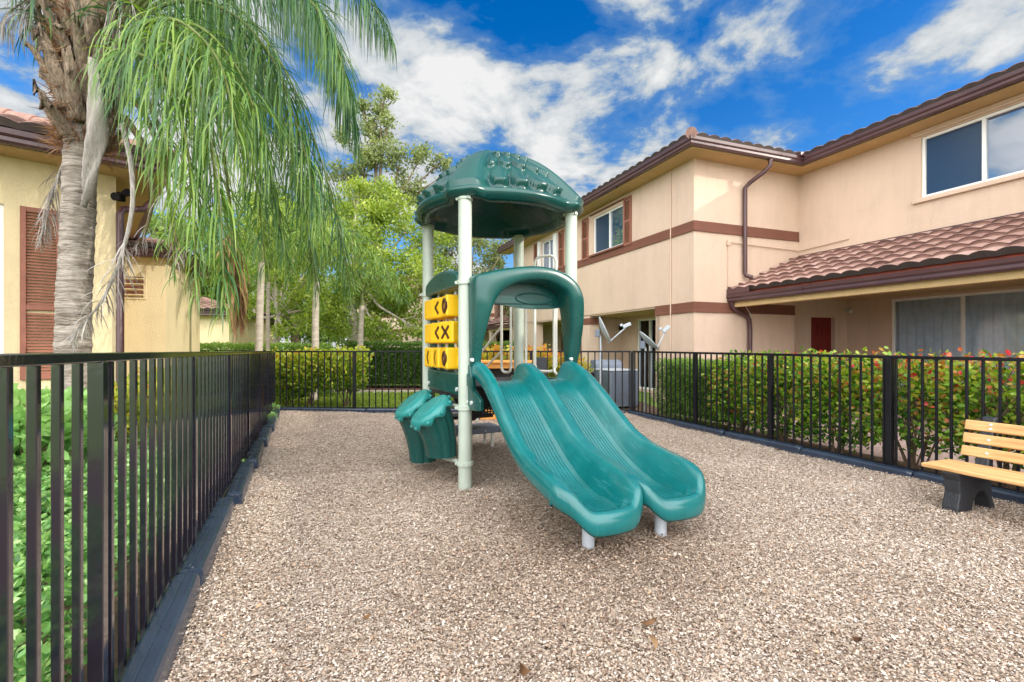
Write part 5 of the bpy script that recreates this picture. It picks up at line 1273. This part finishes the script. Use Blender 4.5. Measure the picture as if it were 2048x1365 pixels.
# glossy ground cover outside the near fence
def cover():
    m = 8200; y = R.uniform(.3, 9.3, m)**1.0; x = lx(y)-.12-np.abs(R.beta(1.1, 1.2, m))*1.9
    P, D, T, Ln = [], [], [], []
    hgt = .36+.09*np.sin(x*3.1)*np.cos(y*2.3)+R.uniform(-.10, .08, m)
    for k in range(9):
        a = k*2.4+R.uniform(0, .6, m); e = R.uniform(.15, 1.0, m)
        P.append(np.stack([x, y, hgt-.02*k*R.rand(m)], 1)); D.append(np.stack([np.cos(a), np.sin(a), e], 1)); T.append(np.clip(.5+R.normal(0, .2, m)+(.1 if k < 4 else -.12), 0, 1)); Ln.append(R.uniform(.036, .062, m)*(1 if k > 3 else .75))
    P = np.concatenate(P); o = stuff(leaves('ground_cover', P, np.concatenate(D), np.concatenate(Ln), np.concatenate(Ln)*.55, np.concatenate(T), 'cover', None, 'oval', .2))
    tag(o, 'glossy light green ground cover filling the bed outside the near fence', 'ground cover')
cover()
for i, (px, py, d, h, lab) in enumerate(((50, 800, 3.9, 1.0, 'leafy green bush beside the palm trunk, seen through the nearest pickets'), (285, 760, 5.0, .95, 'yellow flecked bush right of the palm trunk behind the near fence'), (400, 740, 6.6, 1.05, 'yellow flecked bush farther along the near fence'), (470, 735, 8.2, 1.1, 'yellow flecked bush at the far end of the near fence'))):
    shrub('border_bush', lab, ((px-1024)/F*d-(.0 if i == 0 else .35), d, -.04), .5, .5, h, 1500, 'cover' if i == 0 else 'croton', .11 if i == 0 else .09, 'bushes outside the near fence', .1, (lambda z, r: .35+.3*z) if i == 0 else (lambda z, r: .12+.35*z), 7, 'oval', 61+i, .6)
# weeds by the fence corner
for i, (y, h) in enumerate(((9.2, .22), (8.3, .16), (5.1, .08))):
    shrub('weed', ['small weed at the far corner of the near fence', 'small weed between border timber and pickets near the corner', 'tiny green weed between pickets and border timber'][i], (lx(y)+.02, y, 0), .1, .12, h, 160, 'cover', .05, 'weeds under the near fence', .05, lambda z, r: .4+.2*z, 4, 'oval', 80+i, .6, cat='weed')
# a few fallen leaves and chips on the mulch
for i, (px, py, sz, tn, lab) in enumerate(((1280, 1248, .085, .2, 'curled dark brown fallen leaf on the mulch in front of the slide'), (1312, 1302, .08, .8, 'pale curled fallen leaf at the near edge below the slide'), (1725, 1280, .065, .05, 'reddish fallen leaf on bare mulch in the near corner by the bench side'), (1040, 1330, .10, .35, 'brown fallen leaf at the bottom edge of the mulch'), (725, 1240, .04, .6, 'tan fallen leaf on the mulch nearest the border timbers'), (1560, 902, .06, .15, 'rust fallen leaf by the low border timber'), (1840, 944, .07, .1, 'dry fallen leaf lodged under the fence left of the bench'))):
    p = gp(px, py, .02); a = i*1.7; D = np.array([[math.cos(a), math.sin(a), .3]])
    o = leaves('fallen_leaf', np.array([(p.x, p.y, .025)]), D, sz, sz*.5, np.array([tn]), 'brownleaf', None, 'oval', .35); m = o.modifiers.new('t', 'SOLIDIFY'); m.thickness = .0015
    tag(o, lab, 'leaf', 'fallen leaves on the mulch')
# lawn blades near the far fence
m = 26000; x = R.uniform(-6, .5, m); y = R.uniform(9.95, 14.1, m); k = y > by(x)+.1; x, y = x[k], y[k]
o = stuff(leaves('grass', np.stack([x, y, np.full(len(x), -.06)], 1), randdir(len(x), 1.1), R.uniform(.05, .12, len(x)), .018, R.uniform(.1, .9, len(x)), 'treelime')); tag(o, 'short lawn grass between far fence and clipped hedge', 'grass')

# ------------------------------------------------------------------ sky and sun
SUN_AZ = Vector((.95, -.30, 0)).normalized(); EL = rad(23.5)
sd = bpy.data.lights.new('sun', 'SUN'); so = bpy.data.objects.new('sun', sd); COL.objects.link(so)
sd.energy = 2.1; sd.angle = rad(.6); sd.color = (1.0, .92, .80)
dirv = Vector((SUN_AZ.x*math.cos(EL), SUN_AZ.y*math.cos(EL), math.sin(EL)))
so.rotation_euler = dirv.to_track_quat('Z', 'Y').to_euler(); so.location = (10, -5, 12)
wd = bpy.data.worlds.new('World'); scene.world = wd; wd.use_nodes = True; nt = wd.node_tree
bg = nt.nodes['Background']; bg.inputs[1].default_value = .14
sk = N(nt, 'ShaderNodeTexSky', sky_type='NISHITA'); sk.sun_disc = False; sk.sun_elevation = EL; sk.sun_rotation = math.atan2(SUN_AZ.x, SUN_AZ.y)
sk.air_density = 1.0; sk.dust_density = .4; sk.ozone_density = 2.5
tc = N(nt, 'ShaderNodeTexCoord'); sx = N(nt, 'ShaderNodeSeparateXYZ'); L(nt, tc.outputs['Generated'], sx.inputs[0])
mz = N(nt, 'ShaderNodeMath', operation='MAXIMUM', i_1=0.0); L(nt, sx.outputs['Z'], mz.inputs[0])
az_ = N(nt, 'ShaderNodeMath', operation='ADD', i_1=.22); L(nt, mz.outputs[0], az_.inputs[0])
def div(o):
    d = N(nt, 'ShaderNodeMath', operation='DIVIDE'); L(nt, o, d.inputs[0]); L(nt, az_.outputs[0], d.inputs[1]); return d.outputs[0]
cb = N(nt, 'ShaderNodeCombineXYZ'); L(nt, div(sx.outputs['X']), cb.inputs[0]); L(nt, div(sx.outputs['Y']), cb.inputs[1])
CLOUD_OFF = (21.4, 6.6, 0.0)
mp = N(nt, 'ShaderNodeMapping'); mp.inputs['Location'].default_value = CLOUD_OFF; L(nt, cb.outputs[0], mp.inputs[0])
n1 = N(nt, 'ShaderNodeTexNoise', i_Scale=3.1, i_Detail=14.0, i_Roughness=.60, i_Distortion=.2); L(nt, mp.outputs[0], n1.inputs['Vector'])
n2 = N(nt, 'ShaderNodeTexNoise', i_Scale=.7, i_Detail=2.0); L(nt, mp.outputs[0], n2.inputs['Vector'])
ad = N(nt, 'ShaderNodeMath', operation='MULTIPLY_ADD', i_1=.7); L(nt, n2.outputs[0], ad.inputs[0]); L(nt, n1.outputs[0], ad.inputs[2])
# unseen heavier cloud added behind the viewer as fill light
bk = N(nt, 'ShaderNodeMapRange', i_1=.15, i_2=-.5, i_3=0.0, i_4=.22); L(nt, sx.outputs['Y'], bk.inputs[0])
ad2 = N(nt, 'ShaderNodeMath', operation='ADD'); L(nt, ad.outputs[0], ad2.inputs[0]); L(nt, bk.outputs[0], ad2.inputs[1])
mask = ramp(nt, ad2.outputs[0], [(.71, (0, 0, 0)), (.80, (.30, .30, .30)), (.83, (.68, .68, .68)), (.875, (1, 1, 1))])
mp3 = N(nt, 'ShaderNodeMapping'); mp3.inputs['Location'].default_value = (CLOUD_OFF[0]+.10, CLOUD_OFF[1]-.06, .03); L(nt, cb.outputs[0], mp3.inputs[0])
n3 = N(nt, 'ShaderNodeTexNoise', i_Scale=2.6, i_Detail=8.0, i_Roughness=.55); L(nt, mp3.outputs[0], n3.inputs['Vector'])
ccol = ramp(nt, ad2.outputs[0], [(.71, (1.1, 2.1, 3.3)), (.81, (1.6, 2.3, 3.0)), (.87, (2.9, 3.15, 3.35)), (.96, (4.3, 4.3, 4.3))])
bb = N(nt, 'ShaderNodeMapRange', i_1=.2, i_2=-.4, i_3=1.0, i_4=5.0); L(nt, sx.outputs['Y'], bb.inputs[0])  # added cloud out of view is brightened to fill the shaded ground
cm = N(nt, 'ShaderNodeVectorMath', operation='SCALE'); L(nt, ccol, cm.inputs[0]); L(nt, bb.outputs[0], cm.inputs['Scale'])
hs = N(nt, 'ShaderNodeHueSaturation', i_Hue=.512, i_Saturation=1.45, i_Value=.98); L(nt, sk.outputs[0], hs.inputs['Color'])
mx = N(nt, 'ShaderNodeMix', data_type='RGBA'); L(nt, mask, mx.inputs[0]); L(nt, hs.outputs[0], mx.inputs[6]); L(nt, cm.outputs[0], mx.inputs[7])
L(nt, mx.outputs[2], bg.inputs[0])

vs_ = scene.view_settings; vs_.view_transform = 'Standard'; vs_.look = 'None'; vs_.gamma = 1; vs_.use_curve_mapping = False
vs_.exposure = .56
scene.cycles.max_bounces = 8; scene.cycles.diffuse_bounces = 4; scene.cycles.glossy_bounces = 3; scene.cycles.transparent_max_bounces = 8; scene.cycles.transmission_bounces = 4
scene.cycles.sample_clamp_indirect = 6; scene.cycles.use_denoising = True
